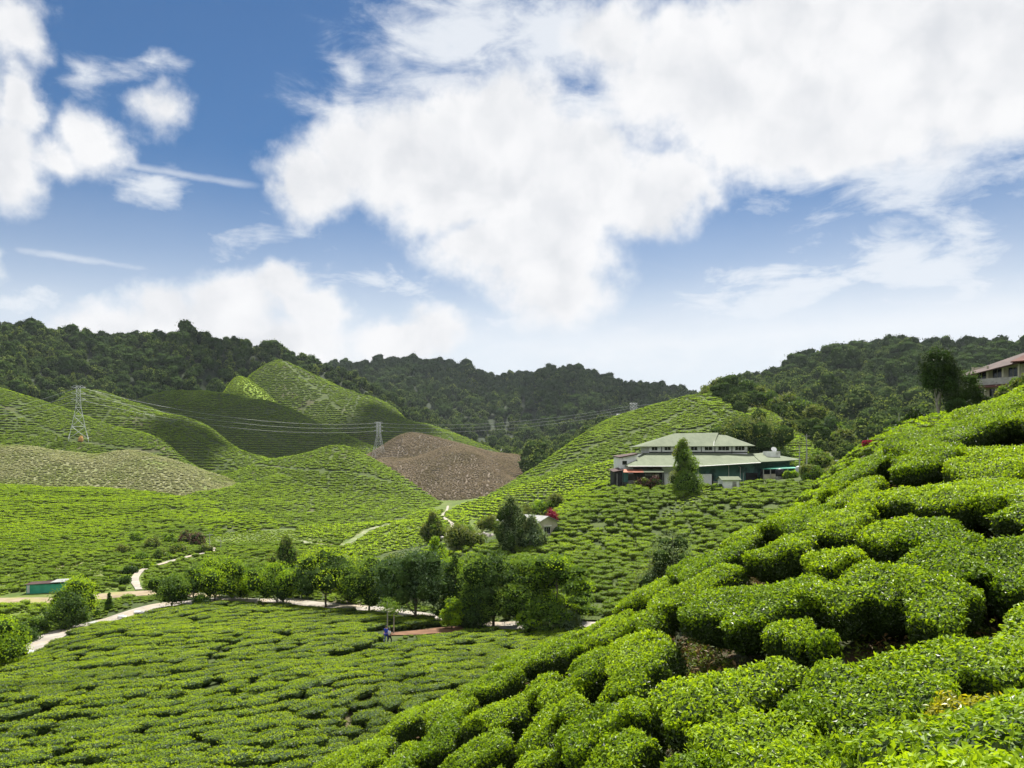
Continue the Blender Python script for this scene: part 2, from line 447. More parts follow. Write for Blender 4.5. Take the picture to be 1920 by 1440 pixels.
M['concrete'] = surf_mat('concrete', (.30, .29, .27), (.42, .41, .38), 1.5, 6, .85, c=(.20, .19, .17), cscale=.6)
M['steel'] = surf_mat('galvanised_steel', (.42, .45, .45), (.55, .58, .58), 1.0, 3, .5, spec=.5)
M['cable'] = surf_mat('cable', (.45, .48, .47), (.55, .58, .56), 1.0, 2, .5)
M['black_plastic'] = surf_mat('black_plastic', (.012, .012, .013), (.022, .022, .024), 2, 3, .45)
M['orange'] = surf_mat('orange_earth', (.48, .26, .09), (.58, .35, .14), .8, 5, .95)
M['grey_stone'] = surf_mat('grey_stone', (.26, .24, .22), (.46, .44, .41), 1.5, 6, .9)
M['skin'] = surf_mat('skin', (.30, .17, .11), (.36, .21, .14), 8, 3, .6)
M['blue_cloth'] = surf_mat('blue_cloth', (.035, .06, .42), (.06, .10, .55), 8, 3, .9)
M['white_cloth'] = surf_mat('white_cloth', (.68, .70, .78), (.80, .82, .88), 8, 3, .9)
M['dark_cloth'] = surf_mat('dark_cloth', (.02, .02, .035), (.04, .04, .06), 8, 3, .9)
M['hair'] = surf_mat('hair', (.012, .010, .009), (.025, .02, .018), 20, 3, .6)


def cloud_mat():
    m, nt, out = new_mat('cloud_vapour')
    d = nt.nodes.new('ShaderNodeBsdfDiffuse'); d.inputs[0].default_value = (.92, .92, .93, 1)
    t = nt.nodes.new('ShaderNodeBsdfTranslucent'); t.inputs[0].default_value = (.9, .9, .92, 1)
    x = nt.nodes.new('ShaderNodeMixShader'); nt.links.new(d.outputs[0], x.inputs[1]); nt.links.new(t.outputs[0], x.inputs[2]); nt.links.new(x.outputs[0], out.inputs[0])
    return m


M['cloud'] = cloud_mat()


def glass_mat():
    m, nt, out = new_mat('window_glass')
    p = nt.nodes.new('ShaderNodeBsdfPrincipled'); p.inputs['Base Color'].default_value = (.01, .012, .012, 1)
    p.inputs['Roughness'].default_value = .12; p.inputs['Specular IOR Level'].default_value = .5
    nt.links.new(p.outputs[0], out.inputs[0]); return m


M['glass'] = glass_mat()
# ------------------------------------------------------------------ the land: hill sheets, each with its own ridge line, face and back
PX = np.arange(-700, 2700, 4.0)
UX = (PX - 960) / F


def gsm(a, sig):
    if sig <= 0: return a
    k = np.arange(-int(3 * sig), int(3 * sig) + 1); w = np.exp(-.5 * (k / sig) ** 2); w /= w.sum()
    return np.convolve(np.pad(a, len(k) // 2, mode='edge'), w, 'valid')


class Sheet:
    """a hill as a height field: curves run across it from its foot (near) to its crest and over to its back"""
    def __init__(s, curves, sig=5, amp=0.0, nscale=.02, seed=0, off=0.0, back=((30, -8), (120, -60))):
        D, Zs = [], []
        for c in curves:
            kind, o, pts = c
            pts = np.array(pts, float)
            if kind == 'r': px, d, z = pts[:, 0], pts[:, 2], (HY - pts[:, 1]) / F * pts[:, 2] - o
            else: px, d, z = pts[:, 0], pts[:, 1], pts[:, 2]
            i = np.argsort(px)
            dd = gsm(np.interp(PX, px[i], d[i]), sig)
            # smooth the slope z/d, which is what the skyline shows
            zz = gsm(np.interp(PX, px[i], z[i] / d[i]), sig) * dd
            D.append(dd); Zs.append(zz)
        s.nf = len(D)
        for (bd, bz) in back:
            D.append(D[s.nf - 1] + bd); Zs.append(Zs[s.nf - 1] + bz)
        s.D, s.Z = np.array(D), np.array(Zs)
        s.D = np.maximum.accumulate(s.D + np.arange(len(s.D))[:, None] * 1e-3, axis=0)
        h = np.maximum(np.diff(s.D, axis=0), .5); dl = np.diff(s.Z, axis=0) / h
        m = np.zeros_like(s.D)
        m[0], m[-1] = dl[0], dl[-1]
        for k in range(1, len(D) - 1):
            a, b = dl[k - 1], dl[k]
            w1, w2 = 2 * h[k] + h[k - 1], h[k] + 2 * h[k - 1]
            with np.errstate(divide='ignore', invalid='ignore'):
                hm = (w1 + w2) / (w1 / a + w2 / b)
            m[k] = np.where(a * b > 0, hm, 0)
        s.m, s.h = m, h
        s.amp, s.ns, s.seed = amp, nscale, seed
        s.px0, s.px1 = -600, 2600
    def z(s, x, y):
        x = np.asarray(x, float); y = np.maximum(np.asarray(y, float), .5)
        px = x / y * F + 960
        g = np.clip((px - PX[0]) / 4.0, 0, len(PX) - 1.001); i = g.astype(int); t = g - i
        lp = lambda A: A[..., i] * (1 - t) + A[..., i + 1] * t
        D, Z, m = lp(s.D), lp(s.Z), lp(s.m)
        out = Z[0] - (D[0] - y) * .4
        for k in range(len(D) - 1):
            hh = np.maximum(D[k + 1] - D[k], .5); f = np.clip((y - D[k]) / hh, 0, 1)
            f2, f3 = f * f, f * f * f
            v = Z[k] * (2 * f3 - 3 * f2 + 1) + hh * m[k] * (f3 - 2 * f2 + f) + Z[k + 1] * (3 * f2 - 2 * f3) + hh * m[k + 1] * (f3 - f2)
            out = np.where(y >= D[k], v, out)
        out = np.where(y > D[-1], Z[-1] - (y - D[-1]) * .3, out)
        if s.amp: out = out + fbm(x * s.ns, y * s.ns, 4, s.seed) * s.amp
        return out
    def crest(s, px): return np.interp(px, PX, s.D[s.nf - 1])
    def grid(s, px0, px1, dpx, nseg):
        pxs = np.arange(px0, px1 + dpx, dpx); u = (pxs - 960) / F
        rows = []
        D = np.array([np.interp(pxs, PX, d) for d in s.D])
        for k in range(len(D) - 1):
            n = nseg[min(k, len(nseg) - 1)]
            for j in range(n + (1 if k == len(D) - 2 else 0)): rows.append(D[k] + (D[k + 1] - D[k]) * j / n)
        Y = np.array(rows); Xx = u[None] * Y
        return Xx, Y, s.z(Xx, Y)
    def build(s, name, mat, px0, px1, dpx=6, nseg=(40,)):
        X, Y, Zz = s.grid(px0, px1, dpx, nseg)
        r, c = X.shape; i = np.arange(r - 1)[:, None] * c; j = np.arange(c - 1)[None]
        f = np.stack([i + j, i + j + 1, i + c + j + 1, i + c + j], -1).reshape(-1, 4)
        mb = MB(); mb.add(np.stack([X, Y, Zz], -1).reshape(-1, 3), f, 0, True)
        o = mb.build(name, mat); o['kind'] = 'structure'
        s.px0, s.px1 = px0, px1
        return o


R = 'r'; Zk = 'z'
SH = {}
# foreground tea slope we stand on (levels are bush tops; the ground lies .85 m lower)
SH['near'] = Sheet([
    (Zk, 0, [(-600, 2.5, -4.4), (600, 2.5, -3.3), (1200, 2.5, -2.6), (1700, 2.5, -1.95), (1900, 2.5, -1.75), (2500, 2.5, -1.3)]),
    (Zk, 0, [(-600, 7, -8.6), (0, 7, -6.9), (600, 7, -5.3), (1060, 7, -4.45), (1365, 7, -3.6), (1655, 7, -3.05), (1900, 7, -2.75), (2500, 7, -1.9)]),
    (Zk, 0, [(-600, 12, -13.6), (0, 12, -9.8), (600, 12, -7.2), (700, 12, -6.55), (900, 12, -5.55), (1100, 12, -4.55), (1335, 12, -3.0), (1440, 12, -2.65), (1680, 12, -2.05), (1920, 12, -1.75), (2500, 12, .5)]),
    (R, 1.0, [(-600, 2160, 16), (0, 1800, 16), (400, 1562, 16), (600, 1447, 16), (700, 1392, 16), (800, 1332, 16.5), (900, 1274, 17), (1000, 1219, 17.5), (1100, 1168, 18), (1200, 1112, 18), (1300, 1042, 18), (1400, 988, 18), (1500, 938, 18), (1600, 883, 18.5), (1680, 838, 19), (1740, 806, 19.5), (1800, 782, 20), (1860, 760, 21), (1920, 738, 22), (2100, 640, 24), (2500, 480, 26)]),
], sig=4, amp=.25, nscale=.25, seed=3, back=((4, -1.6), (14, -7.5), (40, -30)))
# right shoulder beyond it, with the tall tree and the hotel on top
SH['shoulder'] = Sheet([
    (R, .9, [(1000, 2150, 34), (1150, 1800, 33), (1250, 1500, 32), (1350, 1250, 30), (1450, 1060, 28), (1500, 1010, 27), (1600, 930, 26), (1740, 845, 26), (1920, 745, 27), (2500, 480, 30)]),
    (R, .9, [(1000, 1640, 55), (1150, 1500, 55), (1250, 1330, 55), (1350, 1150, 55), (1440, 1010, 56), (1500, 925, 58), (1560, 866, 64), (1600, 835, 70), (1660, 800, 75), (1740, 769, 78), (1800, 760, 80), (1850, 748, 82), (1920, 724, 85), (2500, 500, 95)]),
    (Zk, 0, [(1000, 72, -36), (1150, 72, -31), (1250, 74, -25), (1350, 76, -18.5), (1500, 85, -9), (1600, 92, -3.0), (1700, 105, 2.5), (1800, 112, 5.6), (1920, 120, 8.2), (2500, 130, 18)]),
], sig=5, amp=.5, nscale=.08, seed=5, back=((15, -1), (60, -22), (100, -50)))
# field below the avenue, up to the road
ROAD = [(-300, 1400, 60), (-80, 1290, 70), (60, 1222, 83), (130, 1187, 91), (200, 1162, 98), (300, 1144, 104), (400, 1134, 107), (520, 1133, 107), (700, 1143, 102), (780, 1152, 98), (860, 1176, 92), (960, 1184, 89), (1060, 1186, 87), (1200, 1190, 85), (1600, 1200, 80), (1800, 1205, 80)]
SH['field'] = Sheet([
    (Zk, 0, [(-600, 22, -15.6), (400, 22, -15.2), (900, 24, -14.8), (1300, 28, -15.5), (2000, 40, -16)]),
    (R, .7, [(-600, 1440, 43), (0, 1440, 43), (500, 1440, 42), (1000, 1420, 43), (1500, 1400, 44)]),
    (R, .7, [(-600, 1330, 56), (0, 1312, 61), (400, 1296, 61), (800, 1292, 60), (1500, 1290, 60)]),
    (R, 0.0, [(-600, 1420, 58)] + ROAD + [(2200, 1210, 80)]),
], sig=6, amp=1.5, nscale=.05, seed=8, back=((4, -.1), (26, -2.6), (300, -30)))
SH['valley'] = Sheet([
    (Zk, 0, [(-600, 70, -23.5), (2000, 70, -23.5)]),
    (Zk, 0, [(-600, 130, -22.8), (0, 130, -22.4), (400, 130, -22.0), (1000, 130, -20.5), (2000, 130, -18)]),
    (R, 0, [(-600, 1020, 200), (500, 1020, 195), (640, 1012, 200), (760, 1005, 205), (900, 985, 205), (1000, 970, 210), (2000, 960, 210)]),
    (R, 0, [(-600, 960, 330), (640, 970, 300), (760, 958, 320), (850, 941, 365), (950, 925, 390), (2000, 900, 390)]),
    (R, 0, [(-600, 880, 600), (800, 880, 600), (1000, 868, 620), (2000, 860, 620)]),
    (R, 0, [(-600, 850, 900), (900, 835, 900), (1060, 848, 900), (2000, 840, 900)]),
], sig=8, amp=1.0, nscale=.03, seed=21, back=((900, 2), (3000, 0)))
# hill with the factory on its shelf
SH['factory'] = Sheet([
    (Zk, 0, [(600, 88, -24), (860, 90, -21.5), (1000, 92, -19.2), (1200, 90, -18.6), (1500, 88, -18), (2000, 88, -17)]),
    (R, .6, [(600, 1140, 118), (850, 1085, 118), (1000, 1062, 116), (1250, 1015, 124), (1500, 955, 128), (1700, 930, 128), (2000, 920, 128)]),
    (R, .3, [(600, 1080, 150), (800, 1030, 150), (870, 1010, 150), (930, 998, 146), (1000, 992, 147), (1050, 968, 153), (1100, 937, 158), (1150, 911, 161), (1250, 911, 160), (1340, 911, 160), (1420, 904, 160), (1500, 891, 160), (1560, 882, 160), (1650, 872, 158), (2000, 860, 158)]),
    (Zk, 0, [(600, 200, -26), (800, 195, -23), (930, 190, -17.5), (1000, 192, -15), (1060, 195, -10.5), (1130, 200, -7.0), (1250, 200, -6.3), (1340, 200, -6.2), (1500, 198, -4.5), (2000, 198, -2)]),
], sig=5, amp=.5, nscale=.06, seed=31, back=((20, -2), (120, -30)))
SH['hump'] = Sheet([
    (R, 0, [(700, 1040, 200), (830, 1000, 215), (950, 985, 190), (1050, 965, 187), (1150, 915, 190), (1300, 890, 200)]),
    (R, 1.2, [(700, 1010, 340), (800, 972, 330), (840, 953, 318), (880, 937, 300), (920, 923, 288), (960, 911, 278), (1010, 898, 268), (1060, 884, 258), (1100, 871, 250), (1150, 855, 242), (1210, 842, 236), (1260, 838, 232), (1400, 850, 230), (1600, 870, 230)]),
], sig=4, amp=1.2, nscale=.03, seed=41, back=((25, -4), (120, -40)))
SH['righthill'] = Sheet([
    (R, 0, [(800, 1000, 240), (930, 960, 240), (1100, 905, 240), (1300, 890, 225), (1500, 878, 210), (1700, 880, 200)]),
    (R, 1.2, [(800, 990, 330), (880, 950, 330), (950, 908, 345), (1000, 880, 362), (1050, 846, 380), (1100, 810, 392), (1150, 786, 390), (1200, 769, 382), (1250, 754, 372), (1300, 741, 362), (1340, 737, 352), (1385, 752, 344), (1420, 760, 338), (1450, 768, 330), (1480, 786, 318), (1520, 806, 300), (1550, 830, 280), (1590, 858, 262), (1650, 885, 250), (1800, 900, 240)]),
], sig=3, amp=3.5, nscale=.022, seed=51, back=((40, -4), (150, -50)))
# left side, near to far
SH['left_low'] = Sheet([
    (Zk, 0, [(-600, 120, -25.0), (0, 126, -25.0), (180, 132, -25.0), (260, 146, -25.0), (330, 156, -25.0), (400, 168, -25.0), (480, 186, -25.2), (560, 196, -25.2), (650, 211, -25.2), (720, 240, -23.5), (900, 260, -28)]),
    (R, .9, [(-600, 990, 220), (0, 1005, 205), (200, 1003, 205), (330, 1000, 210), (420, 992, 225), (520, 992, 235), (640, 1000, 240), (740, 1010, 250), (900, 1030, 260)]),
    (R, .9, [(-600, 860, 330), (-200, 892, 335), (0, 906, 330), (100, 912, 325), (200, 916, 320), (300, 925, 310), (400, 938, 300), (480, 946, 290), (560, 955, 285), (650, 975, 280), (750, 1000, 280), (900, 1040, 280)]),
], sig=5, amp=1.8, nscale=.025, seed=61, back=((30, -3), (120, -30)))
SH['pale'] = Sheet([
    (R, 0, [(-600, 900, 330), (0, 915, 330), (300, 935, 312), (500, 950, 300), (620, 975, 290)]),
    (R, .7, [(-600, 830, 400), (-100, 836, 405), (0, 834, 400), (40, 832, 400), (100, 840, 402), (180, 851, 405), (215, 846, 402), (245, 842, 400), (280, 849, 395), (340, 865, 388), (400, 884, 375), (450, 903, 362), (490, 920, 350), (540, 945, 340), (620, 985, 330)]),
], sig=3, amp=1.2, nscale=.022, seed=71, back=((25, -4), (120, -40)))
SH['pylonhill'] = Sheet([
    (R, 0, [(-600, 870, 385), (0, 860, 390), (200, 880, 400), (350, 900, 400), (500, 930, 400)]),
    (R, 1.2, [(-600, 650, 480), (-200, 690, 480), (0, 724, 475), (50, 743, 472), (97, 757, 470), (140, 770, 468), (187, 785, 464), (240, 798, 458), (290, 811, 450), (320, 832, 440), (345, 858, 430), (400, 890, 420), (500, 950, 400)]),
], sig=3, amp=4.0, nscale=.02, seed=81, back=((40, -5), (150, -50)))
SH['brighthill'] = Sheet([
    (R, 0, [(-200, 900, 430), (200, 890, 430), (350, 900, 420), (480, 915, 410), (560, 930, 400), (700, 950, 400)]),
    (R, 1.2, [(-200, 830, 530), (0, 800, 525), (60, 776, 522), (97, 756, 520), (120, 731, 520), (145, 719, 520), (170, 720, 520), (200, 728, 518), (240, 743, 515), (290, 757, 510), (340, 774, 505), (400, 800, 495), (430, 828, 485), (470, 850, 475), (500, 857, 470), (545, 867, 465), (600, 890, 460), (700, 930, 450)]),
], sig=3, amp=5.0, nscale=.018, seed=91, back=((40, -5), (150, -50)))
SH['midhill'] = Sheet([
    (R, 0, [(300, 1000, 250), (420, 985, 245), (500, 1000, 235), (650, 985, 250), (760, 976, 272), (840, 960, 320), (950, 960, 340)]),
    (R, .9, [(300, 930, 330), (380, 920, 330), (420, 925, 310), (520, 920, 315), (650, 925, 315), (760, 945, 315), (840, 960, 330), (950, 985, 340)]),
    (R, 1.2, [(300, 905, 420), (400, 892, 420), (450, 878, 415), (490, 862, 410), (530, 857, 408), (575, 848, 402), (605, 839, 398), (632, 835, 395), (660, 840, 395), (700, 862, 392), (740, 884, 386), (780, 909, 378), (820, 935, 368), (850, 952, 360), (950, 985, 350)]),
], sig=2.5, amp=2.6, nscale=.025, seed=101, back=((25, -5), (120, -45)))
SH['brown'] = Sheet([
    (R, 0, [(560, 960, 380), (700, 945, 385), (800, 955, 372), (870, 947, 362), (950, 930, 375), (1000, 915, 400), (1100, 915, 420)]),
    (R, .6, [(560, 880, 530), (640, 868, 525), (690, 861, 520), (720, 857, 516), (760, 857, 510), (800, 849, 504), (830, 838, 500), (855, 833, 496), (880, 836, 490), (905, 847, 484), (935, 865, 476), (960, 884, 468), (1000, 908, 455), (1100, 960, 440)]),
], sig=3, amp=3.5, nscale=.022, seed=111, back=((25, -4), (120, -40)))
SH['brownback'] = Sheet([
    (R, 0, [(560, 900, 500), (800, 880, 490), (950, 890, 480), (1100, 900, 480)]),
    (R, .6, [(560, 890, 610), (640, 864, 605), (690, 850, 598), (720, 832, 590), (745, 816, 585), (770, 807, 580), (800, 815, 575), (840, 826, 570), (890, 838, 575), (920, 847, 585), (940, 848, 590), (980, 852, 585), (1020, 863, 570), (1060, 884, 555), (1100, 910, 540)]),
], sig=2.5, amp=1.5, nscale=.02, seed=121, back=((25, -4), (120, -40)))
SH['darkhill'] = Sheet([
    (R, 0, [(-100, 900, 540), (300, 900, 540), (500, 900, 530), (700, 890, 540), (900, 890, 560)]),
    (R, 1.2, [(-100, 860, 680), (120, 800, 680), (200, 772, 675), (250, 748, 670), (290, 734, 668), (320, 731, 665), (380, 733, 660), (440, 739, 655), (500, 748, 650), (540, 765, 645), (600, 790, 640), (650, 811, 635), (700, 832, 630), (800, 870, 620)]),
], sig=3, amp=7.0, nscale=.014, seed=131, back=((40, -6), (150, -50)))
SH['limehill'] = Sheet([
    (R, 0, [(200, 880, 620), (700, 860, 610), (800, 850, 600), (900, 850, 610)]),
    (R, 1.2, [(200, 850, 740), (300, 800, 740), (380, 760, 738), (420, 738, 735), (433, 712, 735), (446, 700, 735), (462, 709, 732), (500, 736, 725), (530, 757, 720), (560, 780, 715), (640, 830, 700), (720, 860, 690)]),
], sig=2, amp=2.0, nscale=.014, seed=141, back=((40, -8), (150, -50)))
SH['backtea'] = Sheet([
    (R, 0, [(300, 880, 640), (700, 860, 630), (850, 850, 630), (1000, 870, 640)]),
    (R, 1.2, [(350, 830, 800), (420, 760, 800), (455, 712, 800), (480, 690, 800), (505, 677, 800), (530, 673, 798), (552, 680, 795), (580, 695, 790), (620, 711, 785), (660, 726, 780), (700, 738, 775), (735, 750, 770), (760, 775, 760), (790, 795, 750), (830, 806, 740), (880, 822, 730), (920, 838, 720), (1000, 870, 700)]),
], sig=2.5, amp=11.0, nscale=.013, seed=151, back=((40, -6), (150, -50)))
SH['forest_left'] = Sheet([
    (R, 0, [(-600, 800, 540), (0, 770, 560), (250, 800, 680), (450, 790, 780), (600, 800, 800), (800, 850, 800), (1000, 870, 760)]),
    (R, 14, [(-600, 640, 800), (-300, 612, 830), (0, 604, 850), (60, 608, 852), (120, 616, 855), (150, 626, 858), (240, 626, 860), (330, 622, 865), (400, 627, 870), (460, 635, 875), (510, 646, 880), (550, 660, 885), (600, 676, 890), (650, 694, 895), (700, 715, 900), (740, 735, 905), (780, 757, 905), (830, 783, 900), (880, 806, 890), (950, 830, 880), (1020, 852, 870), (1100, 880, 860)]),
], sig=3, amp=10, nscale=.010, seed=161, back=((60, -8), (250, -80)))
SH['forest_mid'] = Sheet([
    (R, 0, [(400, 870, 950), (800, 860, 930), (1000, 855, 900), (1100, 850, 860), (1300, 830, 850), (1500, 830, 850)]),
    (R, 17, [(300, 720, 1500), (500, 700, 1500), (600, 690, 1500), (660, 685, 1500), (700, 681, 1500), (760, 678, 1490), (830, 683, 1480), (870, 693, 1470), (905, 706, 1460), (940, 708, 1440), (985, 699, 1420), (1030, 688, 1400), (1060, 685, 1395), (1110, 692, 1390), (1160, 709, 1380), (1210, 718, 1370), (1250, 728, 1360), (1300, 742, 1350), (1400, 770, 1340), (1600, 800, 1340)]),
], sig=3, amp=22, nscale=.006, seed=171, back=((120, -15), (400, -120)))
SH['forest_right'] = Sheet([
    (R, 0, [(1000, 900, 400), (1250, 860, 400), (1450, 850, 360), (1550, 860, 300), (1700, 870, 250), (2600, 870, 240)]),
    (R, 6, [(1000, 850, 560), (1250, 810, 560), (1330, 775, 560), (1400, 768, 560), (1500, 765, 540), (1600, 770, 520), (1720, 760, 500), (2600, 700, 480)]),
    (R, 13, [(1000, 830, 900), (1250, 770, 900), (1330, 732, 900), (1380, 717, 900), (1430, 706, 900), (1480, 684, 900), (1540, 665, 900), (1600, 652, 900), (1660, 641, 900), (1720, 640, 895), (1790, 650, 890), (1830, 648, 885), (1880, 638, 880), (1920, 636, 875), (2100, 620, 870), (2600, 600, 860)]),
], sig=3, amp=12, nscale=.009, seed=181, back=((60, -8), (250, -80)))


def Hmax(x, y, skip=()):
    out = np.full(np.shape(x), -1e9)
    px = np.asarray(x) / np.maximum(y, .5) * F + 960
    for k, s in SH.items():
        if k in skip: continue
        z = s.z(x, y)
        out = np.where((px > s.px0 - 1) & (px < s.px1 + 1), np.maximum(out, z), out)
    return out


def on(px, d, skip=()):
    x = (px - 960) / F * d
    return Vector((x, d, float(Hmax(np.array([x]), np.array([float(d)]), skip)[0])))


for key, nm, mat, a, b, dp, ns in (
        ('near', 'foreground_slope', 'soil_near', -500, 2500, 5, (20, 30, 30, 30, 20, 10)),
        ('shoulder', 'right_shoulder', 'soil_tea', 1060, 2500, 6, (40, 20, 8)),
        ('field', 'lower_field', 'soil_tea', -600, 2100, 6, (16, 40, 60, 4, 8, 6)),
        ('valley', 'valley_floor', 'valley', -650, 2600, 10, (20, 30, 30, 20, 10)),
        ('factory', 'factory_hill', 'soil_hill', 620, 2000, 6, (30, 30, 20, 8)),
        ('hump', 'tea_hump', 'soil_hill', 720, 1580, 6, (40, 10)),
        ('righthill', 'right_tea_hill', 'soil_hill', 820, 1790, 6, (60, 10)),
        ('left_low', 'lower_left_tea_hill', 'soil_hill', -600, 890, 6, (50, 50, 10)),
        ('pale', 'pruned_tea_hill', 'soil_pale', -600, 615, 6, (50, 10)),
        ('pylonhill', 'spur_tea_hill', 'soil_hill', -600, 495, 6, (50, 10)),
        ('brighthill', 'bright_tea_hill', 'soil_hill', -190, 690, 6, (60, 10)),
        ('midhill', 'round_tea_hill', 'soil_hill', 310, 940, 5, (30, 60, 10)),
        ('brown', 'brown_pruned_hill', 'soil_brown', 570, 1090, 5, (60, 10)),
        ('brownback', 'rear_pruned_hill', 'soil_brown', 570, 1090, 5, (40, 10)),
        ('darkhill', 'shaded_tea_hill', 'soil_hill', -90, 790, 6, (50, 10)),
        ('limehill', 'lime_tea_spur', 'soil_lime', 210, 710, 5, (40, 10)),
        ('backtea', 'high_tea_hill', 'soil_hill', 360, 990, 5, (60, 10)),
        ('forest_left', 'left_forest_hill', 'soil_forest', -600, 1090, 8, (50, 12)),
        ('forest_mid', 'far_forest_hill', 'soil_forest', 310, 1590, 8, (60, 12)),
        ('forest_right', 'right_forest_hill', 'soil_forest', 1010, 2590, 8, (40, 50, 12))):
    SH[key].build(nm, M[mat], a, b, dp, ns)
# the plain that carries the land to the horizon
mb = MB(); mb.add([(-9000, -3000, -60), (9000, -3000, -60), (9000, 12000, -60), (-9000, 12000, -60)], [(0, 1, 2, 3)])
mb.build('ground', M['soil_forest'])['kind'] = 'structure'

def hit(px, row, key):
    """depth at which the line of sight through a pixel meets a sheet"""
    s = SH[key]; u, v = (px - 960) / F, (HY - row) / F
    y = np.arange(float(s.D[0].min()), float(s.D[s.nf - 1].max()) + 20, .25)
    k = np.nonzero(v * y <= s.z(u * y, y))[0]
    return float(y[k[0]]) if len(k) else None


# ------------------------------------------------------------------ roads and tracks
KEEP_OFF = []           # (x, y, radius) kept clear of planting


def ribbon(name, pts, w, mat, lift=.07, step=1.0):
    """a strip of paving laid on the land; pts are (x, y) on the ground"""
    p = np.array(pts, float)
    s = np.concatenate([[0], np.cumsum(np.linalg.norm(np.diff(p, axis=0), axis=1))])
    t = np.arange(0, s[-1], step)
    c = np.stack([gsm(np.interp(t, s, p[:, k]), 3) for k in range(2)], 1)
    d = unit(np.gradient(c, axis=0)); nrm = np.stack([-d[:, 1], d[:, 0]], 1)
    k = 7; o = np.linspace(-.5, .5, k)
    jit = 1 + fbm(t * .25, t * 0, 3, 77) * .25
    xy = c[:, None] + nrm[:, None] * (o[None, :, None] * w * jit[:, None, None])
    z = Hmax(xy[..., 0], xy[..., 1])
    z = np.maximum(z, z[:, k // 2:k // 2 + 1] - .15) + lift
    v = np.concatenate([xy, z[..., None]], -1).reshape(-1, 3)
    i = np.arange(len(t) - 1)[:, None] * k; j = np.arange(k - 1)[None]
    mb = MB(); mb.add(v, np.stack([i + j, i + j + 1, i + k + j + 1, i + k + j], -1).reshape(-1, 4), 0, True)
    ob = mb.build(name, mat); ob['kind'] = 'structure'
    for q in c[::2]: KEEP_OFF.append((q[0], q[1], w * .5 + .7))
    return ob


def xy(px, d): return ((px - 960) / F * d, d)


# valley road under the avenue, its branches, the track by the green shed and the lane to the hills
ribbon('road', [xy(p[0], p[2] + 2.2) for p in ROAD if p[0] < 1650], 3.7, M['road'])

ribbon('dirt_track', [xy(-140, 120), xy(20, 121), xy(110, 120), xy(180, 122), xy(240, 126), xy(285, 128), xy(330, 126), xy(370, 119), xy(402, 111)], 4.2, M['dirt'], .09)
ribbon('lane', [xy(262, 128), xy(250, 138), xy(262, 148), xy(292, 156), xy(340, 166), xy(388, 176), xy(404, 182), xy(398, 190), xy(380, 196)], 1.2, M['road'], .13)
ribbon('path', [xy(840, 340), xy(838, 300), xy(828, 270), xy(836, 240), xy(850, 215), xy(838, 190)], .9, M['road'], .10)
ribbon('red_track', [xy(700, 84), xy(745, 83.5), xy(800, 86), xy(850, 88), xy(900, 88.5)], 2.6, M['red_soil'], .10)
ribbon('streambed', [xy(560, 205), xy(600, 190), xy(640, 185), xy(665, 200), xy(690, 225), xy(740, 240), xy(690, 260)], 1.8, M['road_pale'] if 'road_pale' in M else M['valley_pale'], .10)
